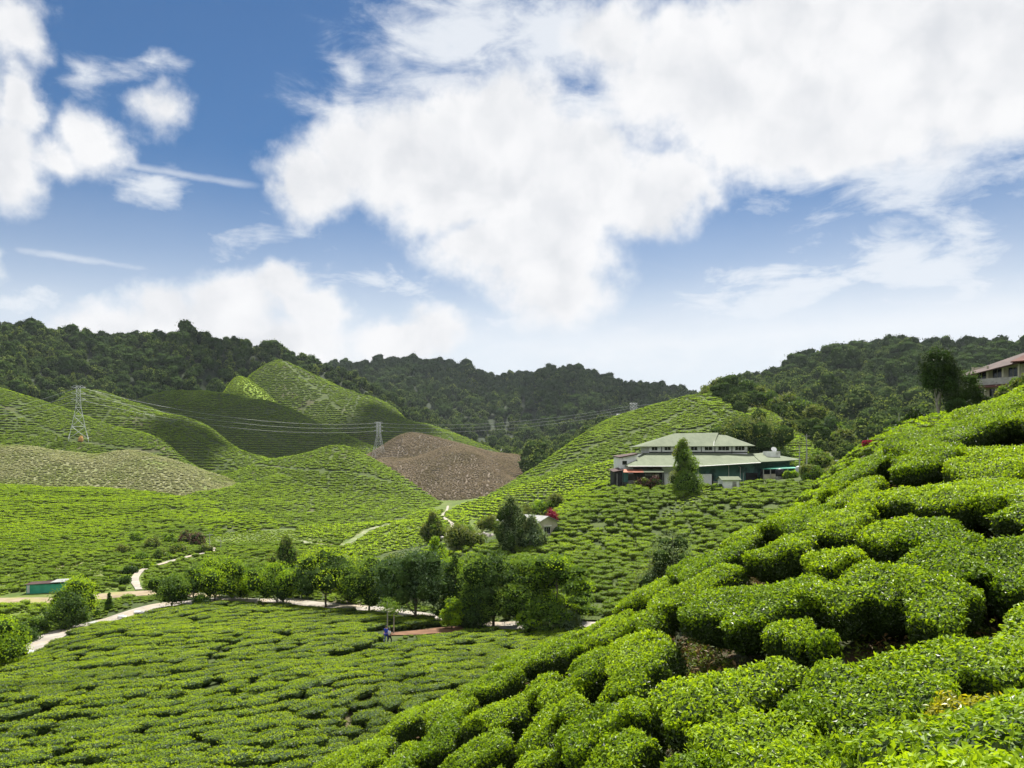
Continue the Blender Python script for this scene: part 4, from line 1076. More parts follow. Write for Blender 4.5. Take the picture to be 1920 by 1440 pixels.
for (px, d, h, w, kind, m, nm, lab, kw) in (
        (895, 112, 52, 60, 'round', BR, 'tree', 'bright yellow-green tree rising behind the conifers', dict(mixp=.35)),
        (818, 128, 62, 52, 'column', BR, 'tree', 'upright yellow-green tree left of the thicket below the bungalow', dict(mixp=.5)),
        (812, 165, 52, 48, 'feather', OL, 'tree', 'thin dark feathery tree above the spiky palm', {}),
        (700, 118, 34, 66, 'shrub', BR, 'shrub', 'yellow-green shrub left in the hedge behind the avenue', {}),
        (750, 120, 38, 60, 'shrub', MD, 'shrub', 'green shrub in the hedge right of the grey hut', {}),
        (800, 121, 44, 62, 'shrub', BR, 'shrub', 'bright shrub in the middle of the hedge behind the avenue', {}),
        (846, 120, 50, 60, 'shrub', BR, 'shrub', 'tall bright shrub at the right of the hedge behind the avenue', {}),
        (870, 142, 52, 84, 'shrub', OL, 'shrub', 'wide olive and reddish shrub left of the rubble yard', {}),
        (958, 131, 96, 84, 'feather', GR, 'tree', 'tall wispy grey-green tree in front of the bungalow', dict(leaf=.2)),
        (996, 130, 56, 58, 'feather', GR, 'tree', 'bushy wispy tree right of the tall one before the bungalow', {}),
        (985, 172, 36, 66, 'shrub', OL, 'shrub', 'rounded dark shrub above the bungalow roof', {}),
        (1042, 172, 30, 40, 'shrub', OL, 'shrub', 'small round shrub right above the bungalow', {}),
        (922, 160, 34, 52, 'shrub', OL, 'shrub', 'dark shrub at the left end of the bungalow', {}),
        (1014, 178, 34, 46, 'shrub', MD, 'shrub', 'green shrub above the right end of the bungalow roof', {}),
        (1046, 138, 14, 16, 'shrub', DK, 'shrub', 'tiny clipped round bush beside the bungalow door', {}),
        (536, 138, 76, 66, 'feather', OL, 'conifer', 'dark feathery conifer standing behind the avenue', {}),
        (435, 113, 52, 52, 'round', DK, 'tree', 'dark tree behind the gap right of the third avenue tree', dict(base=.05)),
        (565, 112, 60, 56, 'round', ('leaf_mid', 'leaf_dark', 'leaf_dark'), 'tree', 'green tree behind the gap right of the lollipop tree', dict(base=.05)),
        (655, 110, 66, 56, 'round', ('leaf_mid', 'leaf_dark', 'leaf_dark'), 'tree', 'green tree behind the gap right of the broad dark avenue tree', dict(base=.05)),
        (470, 128, 26, 40, 'feather', GR, 'shrub', 'pale cane thicket behind the yellow-green avenue trees', {}),
        (500, 130, 28, 44, 'feather', GR, 'shrub', 'pale cane thicket left of the feathery conifer', {}),
        (590, 126, 30, 46, 'shrub', OL, 'shrub', 'dark shrub right of the feathery conifer', {}),
        (1265, 97, 150, 160, 'shrub', GR, 'shrub', 'big grey-green shrub behind the edge of the near slope', dict(leaf=.22, nl=4200, clump=.16)),
        (1280, 153, 92, 68, 'column', ('leaf_mid', 'leaf_olive', 'leaf_dark'), 'tree', 'dark tapering tree in front of the green-roofed factory', dict(nl=3600)),
        (1408, 212, 104, 160, 'broad', ('leaf_dark', 'leaf_olive', 'leaf_dark'), 'tree', 'broad dark tree behind the factory roof', dict(leaf=.4, base=.05)),
        (1462, 205, 52, 70, 'shrub', DK, 'tree', 'dark bushy tree right of the broad tree behind the factory', dict(leaf=.35)),
        (1535, 172, 46, 50, 'shrub', OL, 'tree', 'small olive tree right of the two tall poles', {}),
        (1570, 150, 36, 52, 'shrub', OL, 'shrub', 'olive shrub below the tilted street lamp', {}),
        (1522, 150, 36, 46, 'shrub', ('leaf_olive', 'leaf_mid', 'leaf_dark'), 'shrub', 'brownish-green shrub at the right corner of the factory', {}),
        (1560, 118, 40, 66, 'shrub', MD, 'shrub', 'bright bush left of the red flowers', {}),
        (1520, 116, 34, 62, 'shrub', OL, 'shrub', 'olive bush just above the near tea edge', {}),
        (1604, 92, 22, 44, 'shrub', MD, 'shrub', 'low bush beneath the white street lamp', {}),
        (1481, 159, 18, 26, 'shrub', MD, 'shrub', 'little bush beside the black water tank', {}),
        (1208, 158.5, 22, 30, 'shrub', ('leaf_dead', 'leaf_olive', 'leaf_dark'), 'shrub', 'brown scraggly bush below the lean-to', {}),
        (1228, 158, 26, 24, 'shrub', ('leaf_dead', 'leaf_dark', 'leaf_dark'), 'shrub', 'dark brown bush at the right end of the lean-to', {}),
        (1345, 152.5, 16, 18, 'shrub', DK, 'shrub', 'small dark bush at the foot of the white hut', {}),
        (138, 100, 86, 84, 'round', BR, 'tree', 'bright yellow-green round tree beside the green shed', dict(base=.08)),
        (124, 94, 66, 76, 'round', ('leaf_dark', 'leaf_mid', 'leaf_dark'), 'tree', 'dark round tree in front of the bright one by the shed', dict(base=.05)),
        (8, 74, 96, 84, 'round', BR, 'tree', 'large yellow-green tree cut by the left edge of the photo', dict(base=.05, mixp=.4)),
        (40, 88, 44, 60, 'shrub', DK, 'shrub', 'dark thicket right of the tree at the left edge', {}),
        (70, 98, 36, 44, 'shrub', ('leaf_mid', 'leaf_dark', 'leaf_dark'), 'shrub', 'mid-green thicket between the left-edge tree and the dark round tree', {}),
        (205, 106, 34, 17, 'cone', DK, 'cypress', 'tiny dark cypress standing beside the left road', dict(leaf=.18)),
        (181, 103, 14, 10, 'shrub', DK, 'shrub', 'small dark bush left of the cypress', {}),
        (1760, 76, 136, 72, 'broad', ('leaf_shade', 'leaf_dark', 'leaf_dark'), 'tree', 'tall dark tree with a pale trunk on the right shoulder', dict(base=.22, nl=5200, leaf=.2)),
        (1802, 80, 74, 70, 'broad', ('leaf_shade', 'leaf_dark', 'leaf_dark'), 'tree', 'dark lower tree pressed against the tall one on its right', dict(base=.1, leaf=.2)),
        (1715, 72, 32, 44, 'shrub', ('leaf_shade', 'leaf_dark', 'leaf_dark'), 'shrub', 'dark shadowy shrub left of the pale trunk', {}),
        (1695, 70, 18, 22, 'shrub', ('leaf_shade', 'leaf_dark', 'leaf_dark'), 'shrub', 'small dark shrub below the left one by the pale trunk', {}),
        (1800, 74, 38, 60, 'shrub', ('leaf_shade', 'leaf_dark', 'leaf_dark'), 'shrub', 'dark hedge under the lower tree on the shoulder', {}),
        (1838, 80, 30, 40, 'shrub', ('leaf_shade', 'leaf_dark', 'leaf_dark'), 'shrub', 'dark bush at the left foot of the hotel', {}),
        (1888, 84, 30, 56, 'shrub', OL, 'shrub', 'olive shrub in front of the hotel terraces', {}),
        (1925, 80, 40, 60, 'shrub', OL, 'shrub', 'olive shrub at the right edge hiding the hotel', {}),
        (1822, 96, 14, 14, 'shrub', BR, 'shrub', 'tiny yellow-green bush at the hotel ground floor', {})):
    tree(nm.replace(' ', '_'), lab, nm, px, d, hp(h, d), hp(w, d), kind, m, nl=kw.pop('nl', int(900 + 24 * w)), leaf=kw.pop('leaf', .0023 * d if d > 110 else .22), bark='bark_pale' if px == 1760 else 'bark', **kw)

# crest trees that stand out on the skylines
for (px, d, h, w, kind, m, lab) in (
        (1345, 362, 46, 40, 'round', OL, 'leftmost crown on the crest above the factory hill'),
        (1372, 352, 44, 44, 'broad', OL, 'spreading crest tree right of the leftmost crown'),
        (1398, 346, 50, 40, 'round', DK, 'dark crest tree in the middle of the crest group'),
        (1428, 344, 46, 44, 'broad', OL, 'wide olive crest tree above the upper tea knoll'),
        (1456, 350, 50, 38, 'round', OL, 'crest tree right of the wide olive one'),
        (1478, 335, 46, 36, 'round', OL, 'tree at the lower right end of the crest group'),
        (1390, 340, 26, 40, 'shrub', DK, 'dark shrub at the foot of the crest group'),
        (1330, 372, 34, 34, 'round', OL, 'small crown at the far left end of the crest group'),
        (1412, 352, 54, 44, 'round', DK, 'tallest dark crown of the crest group'),
        (1442, 334, 40, 40, 'broad', DK, 'dark crown just behind the upper tea knoll'),
        (1470, 318, 52, 50, 'round', OL, 'big olive tree on the right flank of the tea hill'),
        (1500, 305, 54, 52, 'broad', DK, 'dark spreading tree on the right flank of the tea hill'),
        (1528, 292, 56, 48, 'round', OL, 'olive tree lower on the right flank of the tea hill'),
        (1555, 276, 54, 50, 'round', DK, 'lowest dark tree on the right flank of the tea hill'),
        (1580, 262, 48, 50, 'broad', OL, 'olive tree at the foot of the right flank of the tea hill'),
        (1742, 894, 20, 22, 'broad', DK, 'flat-topped tree poking above the right skyline'),
        (1275, 1362, 26, 12, 'column', DK, 'thin tree on the skyline notch left of the factory hill'),
        (1205, 1372, 24, 22, 'broad', DK, 'umbrella-shaped tree on the middle skyline'),
        (583, 888, 24, 20, 'broad', DK, 'open-crowned tree on the skyline above the high tea hill')):
    tree('crest_tree', lab, 'tree', px, d, hp(h, d) + (2 if d > 800 else 0), hp(w, d), kind, m, leaf=.0026 * d if d < 500 else .0011 * d, nl=1100, **(dict(base=.45, hull=.4) if d > 800 else {}))

# scrub on the cut bank above the bend of the lane
for i, (px, row, w, h, m) in enumerate(((232, 1030, 34, 22, OL), (255, 1008, 30, 24, MD), (262, 1048, 36, 22, MD), (285, 1020, 34, 26, OL), (300, 1045, 36, 24, OL),
                                         (318, 1010, 30, 22, MD), (335, 1035, 38, 26, OL), (352, 1008, 34, 26, ('leaf_dead', 'leaf_olive', 'leaf_dead')), (372, 1012, 36, 30, ('leaf_dead', 'leaf_olive', 'leaf_dead')),
                                         (385, 1030, 30, 18, OL), (278, 1062, 30, 14, MD), (245, 1072, 34, 16, DK), (205, 1066, 26, 12, MD), (230, 1092, 40, 16, DK))):
    d = 22.6 / ((row + 12 - HY) / F)
    d = min(d, 200)
    t_ = tree('shrub', '', 'shrub', px, d, hp(h, d), hp(w, d), 'shrub', m, leaf=.34, nl=700, sink=1.0,
              group='scrub on the cut bank above the lane')
    t_['label'] = ('reddish-brown dead shrub, %s of two on the cut bank' % ('left' if px < 360 else 'right')) if m[0] == 'leaf_dead' else \
        ['olive', 'green', 'dark'][[OL, MD, DK].index(m)] + ' scrub bush on the bank left of the lane bend, %s from left' % nth(sorted([232, 255, 262, 285, 300, 318, 335, 385, 278, 245, 205, 230]).index(px))

# spiky palm lily: a rosette of long stiff leaves on a short stem
def palm(px, d, h, label):
    p = on(px, d); root = thing('palm_lily', label, 'palm', p); r = np.random.default_rng(4); mb = MB()
    for head in ((0, 0, .62), (.35, .1, .5), (-.3, .05, .45)):
        for k in range(70):
            a = r.uniform(0, 6.28); e = r.uniform(-.35, 1.3); L = h * .42 * r.uniform(.8, 1.1)
            dv = np.array([math.cos(a) * math.cos(e), math.sin(a) * math.cos(e), math.sin(e)]); b = unit(np.cross(dv, [0, 0, 1.]))
            c = np.array([head[0] * h * .6, head[1] * h, head[2] * h]); t = c + dv * L - np.array([0, 0, L * .12]); m = c + dv * L * .5
            mb.add([c - b * .04, c + b * .04, m + b * .09, t, m - b * .09], [(0, 1, 2, 4)], 0); mb.add([m + b * .09, t, m - b * .09], [(0, 1, 2)], 0)
    mb.build('leaf_rosette', M['leaf_grey'], root)
    st = MB()
    for head in ((0, 0, .62), (.35, .1, .5), (-.3, .05, .45)):
        st.tube([(head[0] * h * .2, 0, -.3), (head[0] * h * .6, head[1] * h, head[2] * h)], [.12, .09], 6)
    st.build('trunk', M['bark'], root)


palm(770, 131, hp(46, 131), 'spiky grey-green palm lily behind the avenue')


# flowering shrubs
def flower_shrub(px, d, h, w, label, z=None):
    p = on(px, d)
    if z is not None: p.z = z
    root = thing('flowering_shrub', label, 'shrub', p)
    c, tops = crown_mesh(int(px), h, w, 'shrub', .16, 1500, hull=.6, mixp=.15)
    c.build('blossom', [M['flower_red'], M['leaf_mid'], M['flower_red']], root)
    trunk_mesh(int(px) + 1, h, tops, .07).build('trunk', M['bark'], root)


# slim bare trunks by the path below the avenue
for px, d, h, lab in ((726, 84, 62, 'tall bare pale trunk left of its pair, above the two walkers'), (738, 85, 54, 'shorter bare pale trunk right of its pair, above the walkers')):
    p = on(px, d); root = thing('bare_tree', lab, 'tree', p); H_ = hp(h, d); r = np.random.default_rng(int(px)); mb = MB()
    mb.tube([(0, 0, -.3), (.04, 0, H_ * .5), (-.02, .05, H_)], [.10, .07, .04], 6); mb.build('trunk', M['bark_pale'], root)
    n = 260; P = np.stack([r.normal(size=n) * .35, r.normal(size=n) * .35, H_ * r.uniform(.72, 1.12, n)], 1)
    cr = MB(); add_leaves(cr, P, r.normal(size=(n, 3)), .2, .06, r); cr.build('crown', [M['leaf_mid']], root)
# ------------------------------------------------------------------ buildings
def pz(px, row, d): return ((px - 960) / F * d, d, (HY - row) / F * d)


def part(parent, name, mat, fn, sub=None):
    mb = MB(); fn(mb); return mb.build(name, mat if isinstance(mat, list) else M[mat], parent)


def slab(mb, pts, t=.12, mat=0):
    """a sheet with thickness from four (or three) corners, counter-clockwise from above"""
    p = np.array(pts, float); n = unit(np.cross(p[1] - p[0], p[2] - p[0])); k = len(p)
    q = p - n * t; mb.add(p, [tuple(range(k))], mat); mb.add(q, [tuple(range(k))[::-1]], mat)
    for i in range(k):
        j = (i + 1) % k; mb.add([p[i], q[i], q[j], p[j]], [(0, 1, 2, 3)], mat)


def window(parent, x0, x1, y, z0, z1, bars=2, frame='white', depth=.12):
    """an opening seen from -y: frame proud of the wall, dark pane set into it"""
    f = .09
    def fr(mb):
        mb.box(x0 - f, x0, y - .07, y + .05, z0 - f, z1 + f); mb.box(x1, x1 + f, y - .07, y + .05, z0 - f, z1 + f)
        mb.box(x0, x1, y - .07, y + .05, z1, z1 + f); mb.box(x0, x1, y - .09, y + .05, z0 - f, z0)
        for k in range(1, bars): xx = x0 + (x1 - x0) * k / bars; mb.box(xx - .025, xx + .025, y - .05, y + .03, z0, z1)
    w = part(parent, 'window', frame, fr)
    part(w, 'pane', 'glass', lambda mb: mb.box(x0, x1, y - .004, y + .02, z0, z1))
    return w


# --- the factory, modelled in metres about the foot of its front wall
FD = 166.0
fb = Vector(pz(1330, 905, FD)); fb.z -= .3
FX = lambda px, d=FD: (px - 960) / F * d - fb.x
FZ = lambda row, d=FD: (HY - row) / F * d - fb.z
fac = thing('tea_factory', 'green-roofed white and teal tea factory on the hill shelf', 'factory', fb)
yb = 24.0
# lower block
X0, X1 = FX(1192), FX(1497)
part(fac, 'wall', 'teal', lambda mb: mb.box(FX(1305), FX(1424), 2.2, yb, -2.5, FZ(868)))
part(fac, 'wall', 'teal', lambda mb: mb.box(FX(1424), FX(1493), 4.0, yb, -2.5, FZ(863)))
part(fac, 'wall', 'white', lambda mb: mb.box(FX(1246), FX(1305), 2.0, yb, -2.5, FZ(872)))
part(fac, 'wall', 'brown_board', lambda mb: mb.box(FX(1192), FX(1246), 3.0, yb, -2.5, FZ(872)))
part(fac, 'plinth', 'concrete', lambda mb: mb.box(FX(1306), FX(1424), 1.95, 2.2, -2.5, FZ(903)))
# lower roof: a broad low hip round the upper storey, with a second slope running to the right
zt = FZ(849, 174); ze = FZ(873.5, 165)
ridgeL, ridgeR = FX(1216, 174), FX(1352, 174)
part(fac, 'lower_roof', 'roof_green', lambda mb: (
    slab(mb, [(FX(1177, 165), -1.2, ze), (FX(1312, 165), -1.2, ze), (FX(1345, 174), 8, zt), (ridgeL, 8, zt)]),
    slab(mb, [(FX(1312, 165), -1.2, ze), (FX(1426, 165), -1.2, FZ(867, 165)), (FX(1410, 174), 8.004, zt - .35), (FX(1345, 174), 8, zt)]),
    slab(mb, [(FX(1426, 165), -1.2, FZ(867, 165)), (FX(1474, 165), 1.0, FZ(865, 167)), (FX(1504, 168), 2.2, FZ(862.5, 168)), (FX(1432, 176), 10, FZ(849.5, 176)), (FX(1410, 174), 8.004, zt - .35)]),
    slab(mb, [(FX(1177, 165), -1.2, ze), (ridgeL, 8, zt), (ridgeL - 1.5, 24, zt), (FX(1177, 165), 24, ze)]),
    slab(mb, [(FX(1504, 168), 2.2, FZ(862.5, 168)), (FX(1504, 168), 24, FZ(862.5, 168)), (FX(1432, 176), 24, FZ(849.5, 176)), (FX(1432, 176), 10, FZ(849.5, 176))]),
    slab(mb, [(ridgeL, 8.2, zt - .1), (FX(1432, 176), 10, FZ(850, 176)), (FX(1432, 176), 24, FZ(850, 176)), (ridgeL, 24, zt - .1)])))
part(fac, 'gutter', 'white', lambda mb: (mb.tube([(FX(1177, 165), -1.28, ze - .1), (FX(1312, 165), -1.28, ze - .1), (FX(1426, 165), -1.28, FZ(867.6, 165))], .09, 4)))
# upper storey
yu = 8.3; zu0, zu1 = zt - .5, FZ(836.5, 174)
ux0, ux1 = FX(1218, 174), FX(1402, 174)
part(fac, 'upper_wall', 'white', lambda mb: mb.box(ux0, ux1, yu, 20, zu0, zu1 + .4))
cols = [1218, 1241, 1266, 1290, 1315, 1339, 1341.5, 1373, 1402]
for c in (1241, 1265, 1290, 1315.5, 1341, 1373):
    part(fac, 'downpipe', 'dark', lambda mb: mb.box(FX(c, 174) - .07, FX(c, 174) + .07, yu - .09, yu + .02, zu0 + .4, zu1))
part(fac, 'base_trim', 'dark', lambda mb: mb.box(ux0 - .05, ux1 + .05, yu - .10, yu - .01, zt - .02, zt + .22))
for a, b, n in ((1222.5, 1233, 2), (1246.5, 1258, 2), (1272, 1282, 2), (1296, 1308, 2), (1322, 1336, 2), (1347.5, 1367.5, 3), (1379, 1396.5, 3)):
    window(fac, FX(a, 174), FX(b, 174), yu - .02, zt + .55, zt + 1.52, n)
zr = FZ(812.5, 180); ze2 = FZ(837, 172)
part(fac, 'upper_roof', 'roof_green', lambda mb: (
    slab(mb, [(FX(1202, 172), 7.3, ze2), (FX(1340, 172), 7.3, ze2 + .06), (FX(1347, 180), 14, zr + .15), (FX(1265, 180), 14, zr)]),
    slab(mb, [(FX(1340, 172), 7.25, ze2 + .06), (FX(1420, 172), 7.3, ze2 + .16), (FX(1362, 180), 14, zr - .42), (FX(1341, 180), 14, zr - .30)]),
    slab(mb, [(FX(1202, 172), 7.3, ze2), (FX(1265, 180), 14, zr), (FX(1202, 172), 22, ze2)]),
    slab(mb, [(FX(1420, 172), 7.3, ze2 + .16), (FX(1420, 172), 22, ze2 + .16), (FX(1362, 180), 14, zr - .42)]),
    slab(mb, [(FX(1202, 172), 22, ze2), (FX(1265, 180), 14, zr), (FX(1347, 180), 14, zr - .1), (FX(1420, 172), 22, ze2 + .16)])))
part(fac, 'ridge_cap', 'white', lambda mb: mb.tube([(FX(1341, 180), 14, zr - .1), (FX(1340.6, 172), 7.2, ze2 + .12)], .05, 4))
# left wing with its parapet
part(fac, 'annex', 'white', lambda mb: (mb.box(FX(1168), FX(1198), 3.4, 15, -2.5, FZ(858)), mb.add([(FX(1168), 3.4, FZ(858)), (FX(1198), 3.4, FZ(858)), (FX(1215), 6.4, FZ(850)), (FX(1197), 3.4, FZ(852))], [(0, 1, 2, 3)])))
part(fac, 'annex_roof', 'tile_dark', lambda mb: slab(mb, [(FX(1165), 2.9, FZ(857)), (FX(1200), 2.9, FZ(850.5)), (FX(1206), 15, FZ(849)), (FX(1165), 15, FZ(855))], .2))
window(fac, FX(1171), FX(1180), 3.38, FZ(872), FZ(864.5), 1)
# lean-to with a patched awning
part(fac, 'awning', 'roof_rust', lambda mb: slab(mb, [(FX(1165.5), -2.6, FZ(885.5, 163)), (FX(1203), -2.6, FZ(885.5, 163)), (FX(1206), .2, FZ(880, 165)), (FX(1170), .2, FZ(880, 165))], .06))
part(fac, 'awning', 'roof_green', lambda mb: slab(mb, [(FX(1203), -2.6, FZ(885.4, 163)), (FX(1240), -2.6, FZ(885.4, 163)), (FX(1244), .2, FZ(880, 165)), (FX(1206), .2, FZ(880, 165))], .06))
part(fac, 'side_shed', 'dark', lambda mb: mb.box(FX(1153), FX(1168), .6, 8, -2.5, FZ(884)))
part(fac, 'side_shed_roof', 'tile_dark', lambda mb: slab(mb, [(FX(1150), .2, FZ(884.5)), (FX(1170), .2, FZ(881)), (FX(1176), 8, FZ(876)), (FX(1150), 8, FZ(881))], .12))
for a, b, r0, r1, m in ((1168, 1178, 884, 904, 'teal'), (1178.5, 1192, 889, 901, 'brown_board'), (1179, 1192.5, 901.5, 906, 'concrete'), (1194, 1200, 888, 905, 'brown_board'), (1210, 1222, 888, 892, 'concrete'), (1224, 1236, 889, 896, 'cream'), (1201, 1223, 893, 906, 'brown_board')):
    part(fac, 'panel', m, lambda mb: mb.box(FX(a), FX(b), .2 + (a % 3) * .05, .5, FZ(r1), FZ(r0)))
for a in (1166, 1193, 1205, 1223, 1240):
    part(fac, 'post', 'dark', lambda mb: mb.box(FX(a) - .06, FX(a) + .06, -2.4, -2.28, -2.6, FZ(885)))
# yard walls, pipes and canopy on the right
part(fac, 'yard_wall', 'white', lambda mb: mb.box(FX(1247), FX(1264), .6, .8, -2.5, FZ(889)))
part(fac, 'yard_wall', 'white', lambda mb: mb.box(FX(1302), FX(1335), .2, .45, -2.5, FZ(889)))
part(fac, 'door', 'dark', lambda mb: mb.box(FX(1336), FX(1342), 1.9, 2.21, -1.5, FZ(892)))
part(fac, 'door', 'dark', lambda mb: mb.box(FX(1404), FX(1426), 1.92, 2.21, -1.5, FZ(887)))
for a, r0, r1 in ((1313, 873, 890), (1371, 873, 902), (1393, 876, 906)):
    part(fac, 'pipe', 'white', lambda mb: mb.tube([(FX(a), 1.9, FZ(r1)), (FX(a), 1.9, FZ(r0)), (FX(a) - .5, 1.2, FZ(r0 - 1))], .07, 5))
part(fac, 'canopy', 'green_sheet', lambda mb: slab(mb, [(FX(1425), -1.5, FZ(879.5, 164)), (FX(1498), -1.5, FZ(877.5, 164)), (FX(1488), 3.6, FZ(873.5, 169)), (FX(1462), 3.6, FZ(874.5, 169))], .07))
for a in (1428, 1441, 1473):
    part(fac, 'post', 'concrete', lambda mb: mb.box(FX(a) - .07, FX(a) + .07, -1.3, -1.16, -1.5, FZ(878)))
part(fac, 'yard_wall', 'cream', lambda mb: mb.box(FX(1428), FX(1442), -1.0, -.8, -1.5, FZ(889)))
part(fac, 'yard_wall', 'cream', lambda mb: mb.box(FX(1444), FX(1474), -.6, -.4, -1.5, FZ(888.5)))
part(fac, 'panel', 'green_sheet', lambda mb: mb.box(FX(1474), FX(1492), -.2, 0, -1.5, FZ(881)))
part(fac, 'panel', 'dark', lambda mb: mb.box(FX(1430), FX(1472), 1.5, 1.7, -1.0, FZ(880)))
# tank house on the roof with its dish
def tank(mb):
    mb.box(FX(1439, 171), FX(1463, 171), 5, 8, FZ(861, 171), FZ(846, 171))
part(fac, 'roof_tank_house', 'white', tank)
def bowl(mb, c, r, tilt):
    prof = [(0.001, 0), (.4, .06), (.75, .2), (1, .4)]; n = 14; M3 = np.array(Matrix.Rotation(tilt, 3, 'X'))
    a = np.arange(n) / n * 2 * math.pi
    v = np.array([(q * math.cos(t), q * math.sin(t), z) for q, z in prof for t in a]) * r
    f = [(k * n + i, k * n + (i + 1) % n, (k + 1) * n + (i + 1) % n, (k + 1) * n + i) for k in range(3) for i in range(n)]
    mb.add(v @ M3.T + np.array(c), f, 0, True)
def dish(mb):
    bowl(mb, (FX(1454, 171), 6.2, FZ(843.5, 171)), .6, 1.0)
    mb.tube([(FX(1454, 171), 6.2, FZ(846, 171) - .2), (FX(1454, 171), 6.2, FZ(843.4, 171))], .06, 5)
part(fac, 'dish', 'white', dish)
for q in np.arange(1160, 1500, 8):
    u_ = fb.x + FX(q); KEEP_OFF.append((u_, FD + 2, 5))

# free-standing things round the factory
def shed(name, label, cat, px, d, w, dep, h, rz, wall, roof, rise=.8, over=.35, win=False, z=None, gable='x'):
    p = on(px, d)
    if z is not None: p.z = z
    t = thing(name, label, cat, p, rz)
    part(t, 'wall', wall, lambda mb: (mb.box(-w / 2, w / 2, -dep / 2, dep / 2, -1.2, h),
                                      mb.add([(-w / 2, -dep / 2 + .0, h), (-w / 2, dep / 2, h), (-w / 2, 0, h + rise)], [(0, 1, 2)]), mb.add([(w / 2, -dep / 2, h), (w / 2, dep / 2, h), (w / 2, 0, h + rise)], [(0, 1, 2)])))
    o_ = over; s_ = rise / (dep / 2)
    part(t, 'roof', roof, lambda mb: (slab(mb, [(-w / 2 - o_, -dep / 2 - o_, h - o_ * s_ + .06), (w / 2 + o_, -dep / 2 - o_, h - o_ * s_ + .06), (w / 2 + o_, 0, h + rise + .06), (-w / 2 - o_, 0, h + rise + .06)], .07),
                                      slab(mb, [(-w / 2 - o_, 0, h + rise + .056), (w / 2 + o_, 0, h + rise + .056), (w / 2 + o_, dep / 2 + o_, h - o_ * s_ + .056), (-w / 2 - o_, dep / 2 + o_, h - o_ * s_ + .056)], .07)))
    KEEP_OFF.append((p.x, p.y, max(w, dep) * .6))
    return t


t = shed('hut', 'small white hut with a pale green roof below the factory', 'hut', 1366, 154, 3.3, 2.4, 2.0, .12, 'white', 'roof_green', .5, .35)
part(t, 'door', 'concrete', lambda mb: mb.box(.3, 1.1, -1.24, -1.19, -.1, 1.6))
def wt_(mb):
    mb.tube([(0, 0, 0), (0, 0, .15), (0, 0, 1.25), (0, 0, 1.5), (0, 0, 1.58)], [.75, .8, .8, .55, .22], 16)
t = thing('water_tank', 'black water tank beside the green canopy', 'water tank', on(1462, 160.5)); t.location.z += 0.5
part(t, 'body', 'black_plastic', wt_); part(t, 'stand', 'concrete', lambda mb: mb.box(-.7, .7, -.7, .7, -1.2, .0))
t = thing('water_tank', 'grey water tank at the far right of the factory yard', 'water tank', on(1499, 161)); t.location.z += .4
part(t, 'body', 'steel', wt_); part(t, 'stand', 'concrete', lambda mb: mb.box(-.6, .6, -.6, .6, -1.2, .0))

# bungalow
t = shed('bungalow', 'cream bungalow with a pale grey roof below the factory hill', 'bungalow', 990, 141, 9.6, 5.0, 2.7, -.85, 'cream', 'roof_grey', 1.0, .45)
def gwin(mb):
    mb.box(4.80, 4.86, -.75, .75, .65, 1.95); mb.box(4.80, 5.15, -.9, .9, 2.02, 2.10)
g = part(t, 'window', 'white', gwin); part(g, 'pane', 'glass', lambda mb: [mb.box(4.862, 4.875, a, a + .42, .75, 1.85) for a in (-.68, -.21, .26)])
window(t, -3.5, -2.3, -2.51, .8, 1.9, 2); window(t, 0.5, 1.7, -2.51, .8, 1.9, 2)
part(t, 'door', 'brown_board', lambda mb: mb.box(2.4, 3.3, -2.56, -2.49, 0, 2.0))
flower_shrub(1033, 147, 3.7, 3.2, 'crimson bougainvillea beside the bungalow gable')
flower_shrub(1628, 63, .95, .95, 'bright red flowering shrub at the near tea edge')
# rubble yard
p = on(905, 146); mb = MB(); r = np.random.default_rng(8)
for k in range(70):
    c = np.array([r.normal() * 2.6, r.normal() * 1.2, 0]); s_ = r.uniform(.15, .5); c[2] = s_ * .3 + .5 * math.exp(-(c[0] ** 2 + c[1] ** 2) / 4)
    v = ICO1[0] * s_ * r.uniform(.6, 1.2, (1, 3)) + r.normal(size=ICO1[0].shape) * .05; mb.add(v + c, ICO1[1])
tag(mb.build('rubble_pile', M['grey_stone'], None, p), 'heap of grey rubble left of the bungalow', 'rubble')
p = on(912, 150); mb = MB(); mb.box(-4, 4.2, -.1, .1, -.8, .35); tag(mb.build('low_wall', M['concrete'], None, p), 'pale low wall behind the rubble heap', 'wall')
# huts in the hollow behind the avenue
t = shed('hut', 'grey-roofed white hut half hidden behind the avenue trees', 'hut', 726, 124, 4.6, 3.2, 1.9, -.35, 'white', 'roof_grey', .45, .4)
t = shed('hut', 'pale low hut roof showing left behind the avenue trees', 'hut', 650, 128, 5.2, 3.4, 1.2, .25, 'concrete', 'roof_grey', .5, .4)
t = thing('tool_shed', 'long green sheet-metal shed with a pale end roof', 'shed', on(88, 128), .16)
part(t, 'wall', 'green_sheet', lambda mb: mb.box(-2.6, 2.6, -1.1, 1.1, -.8, 1.35))
part(t, 'roof', 'tile_dark', lambda mb: slab(mb, [(-2.8, -1.3, 1.38), (1.3, -1.3, 1.55), (1.3, 1.3, 1.62), (-2.8, 1.3, 1.45)], .06))
KEEP_OFF.append((t.location.x, t.location.y - 3, 6))
part(t, 'end_roof', 'roof_grey', lambda mb: slab(mb, [(1.0, -1.45, 1.66), (3.1, -1.45, 1.74), (3.1, 1.4, 1.84), (1.0, 1.4, 1.76)], .07))
part(t, 'door', 'steel', lambda mb: mb.box(-2.5, -2.1, -1.15, -1.09, 0, 1.25))
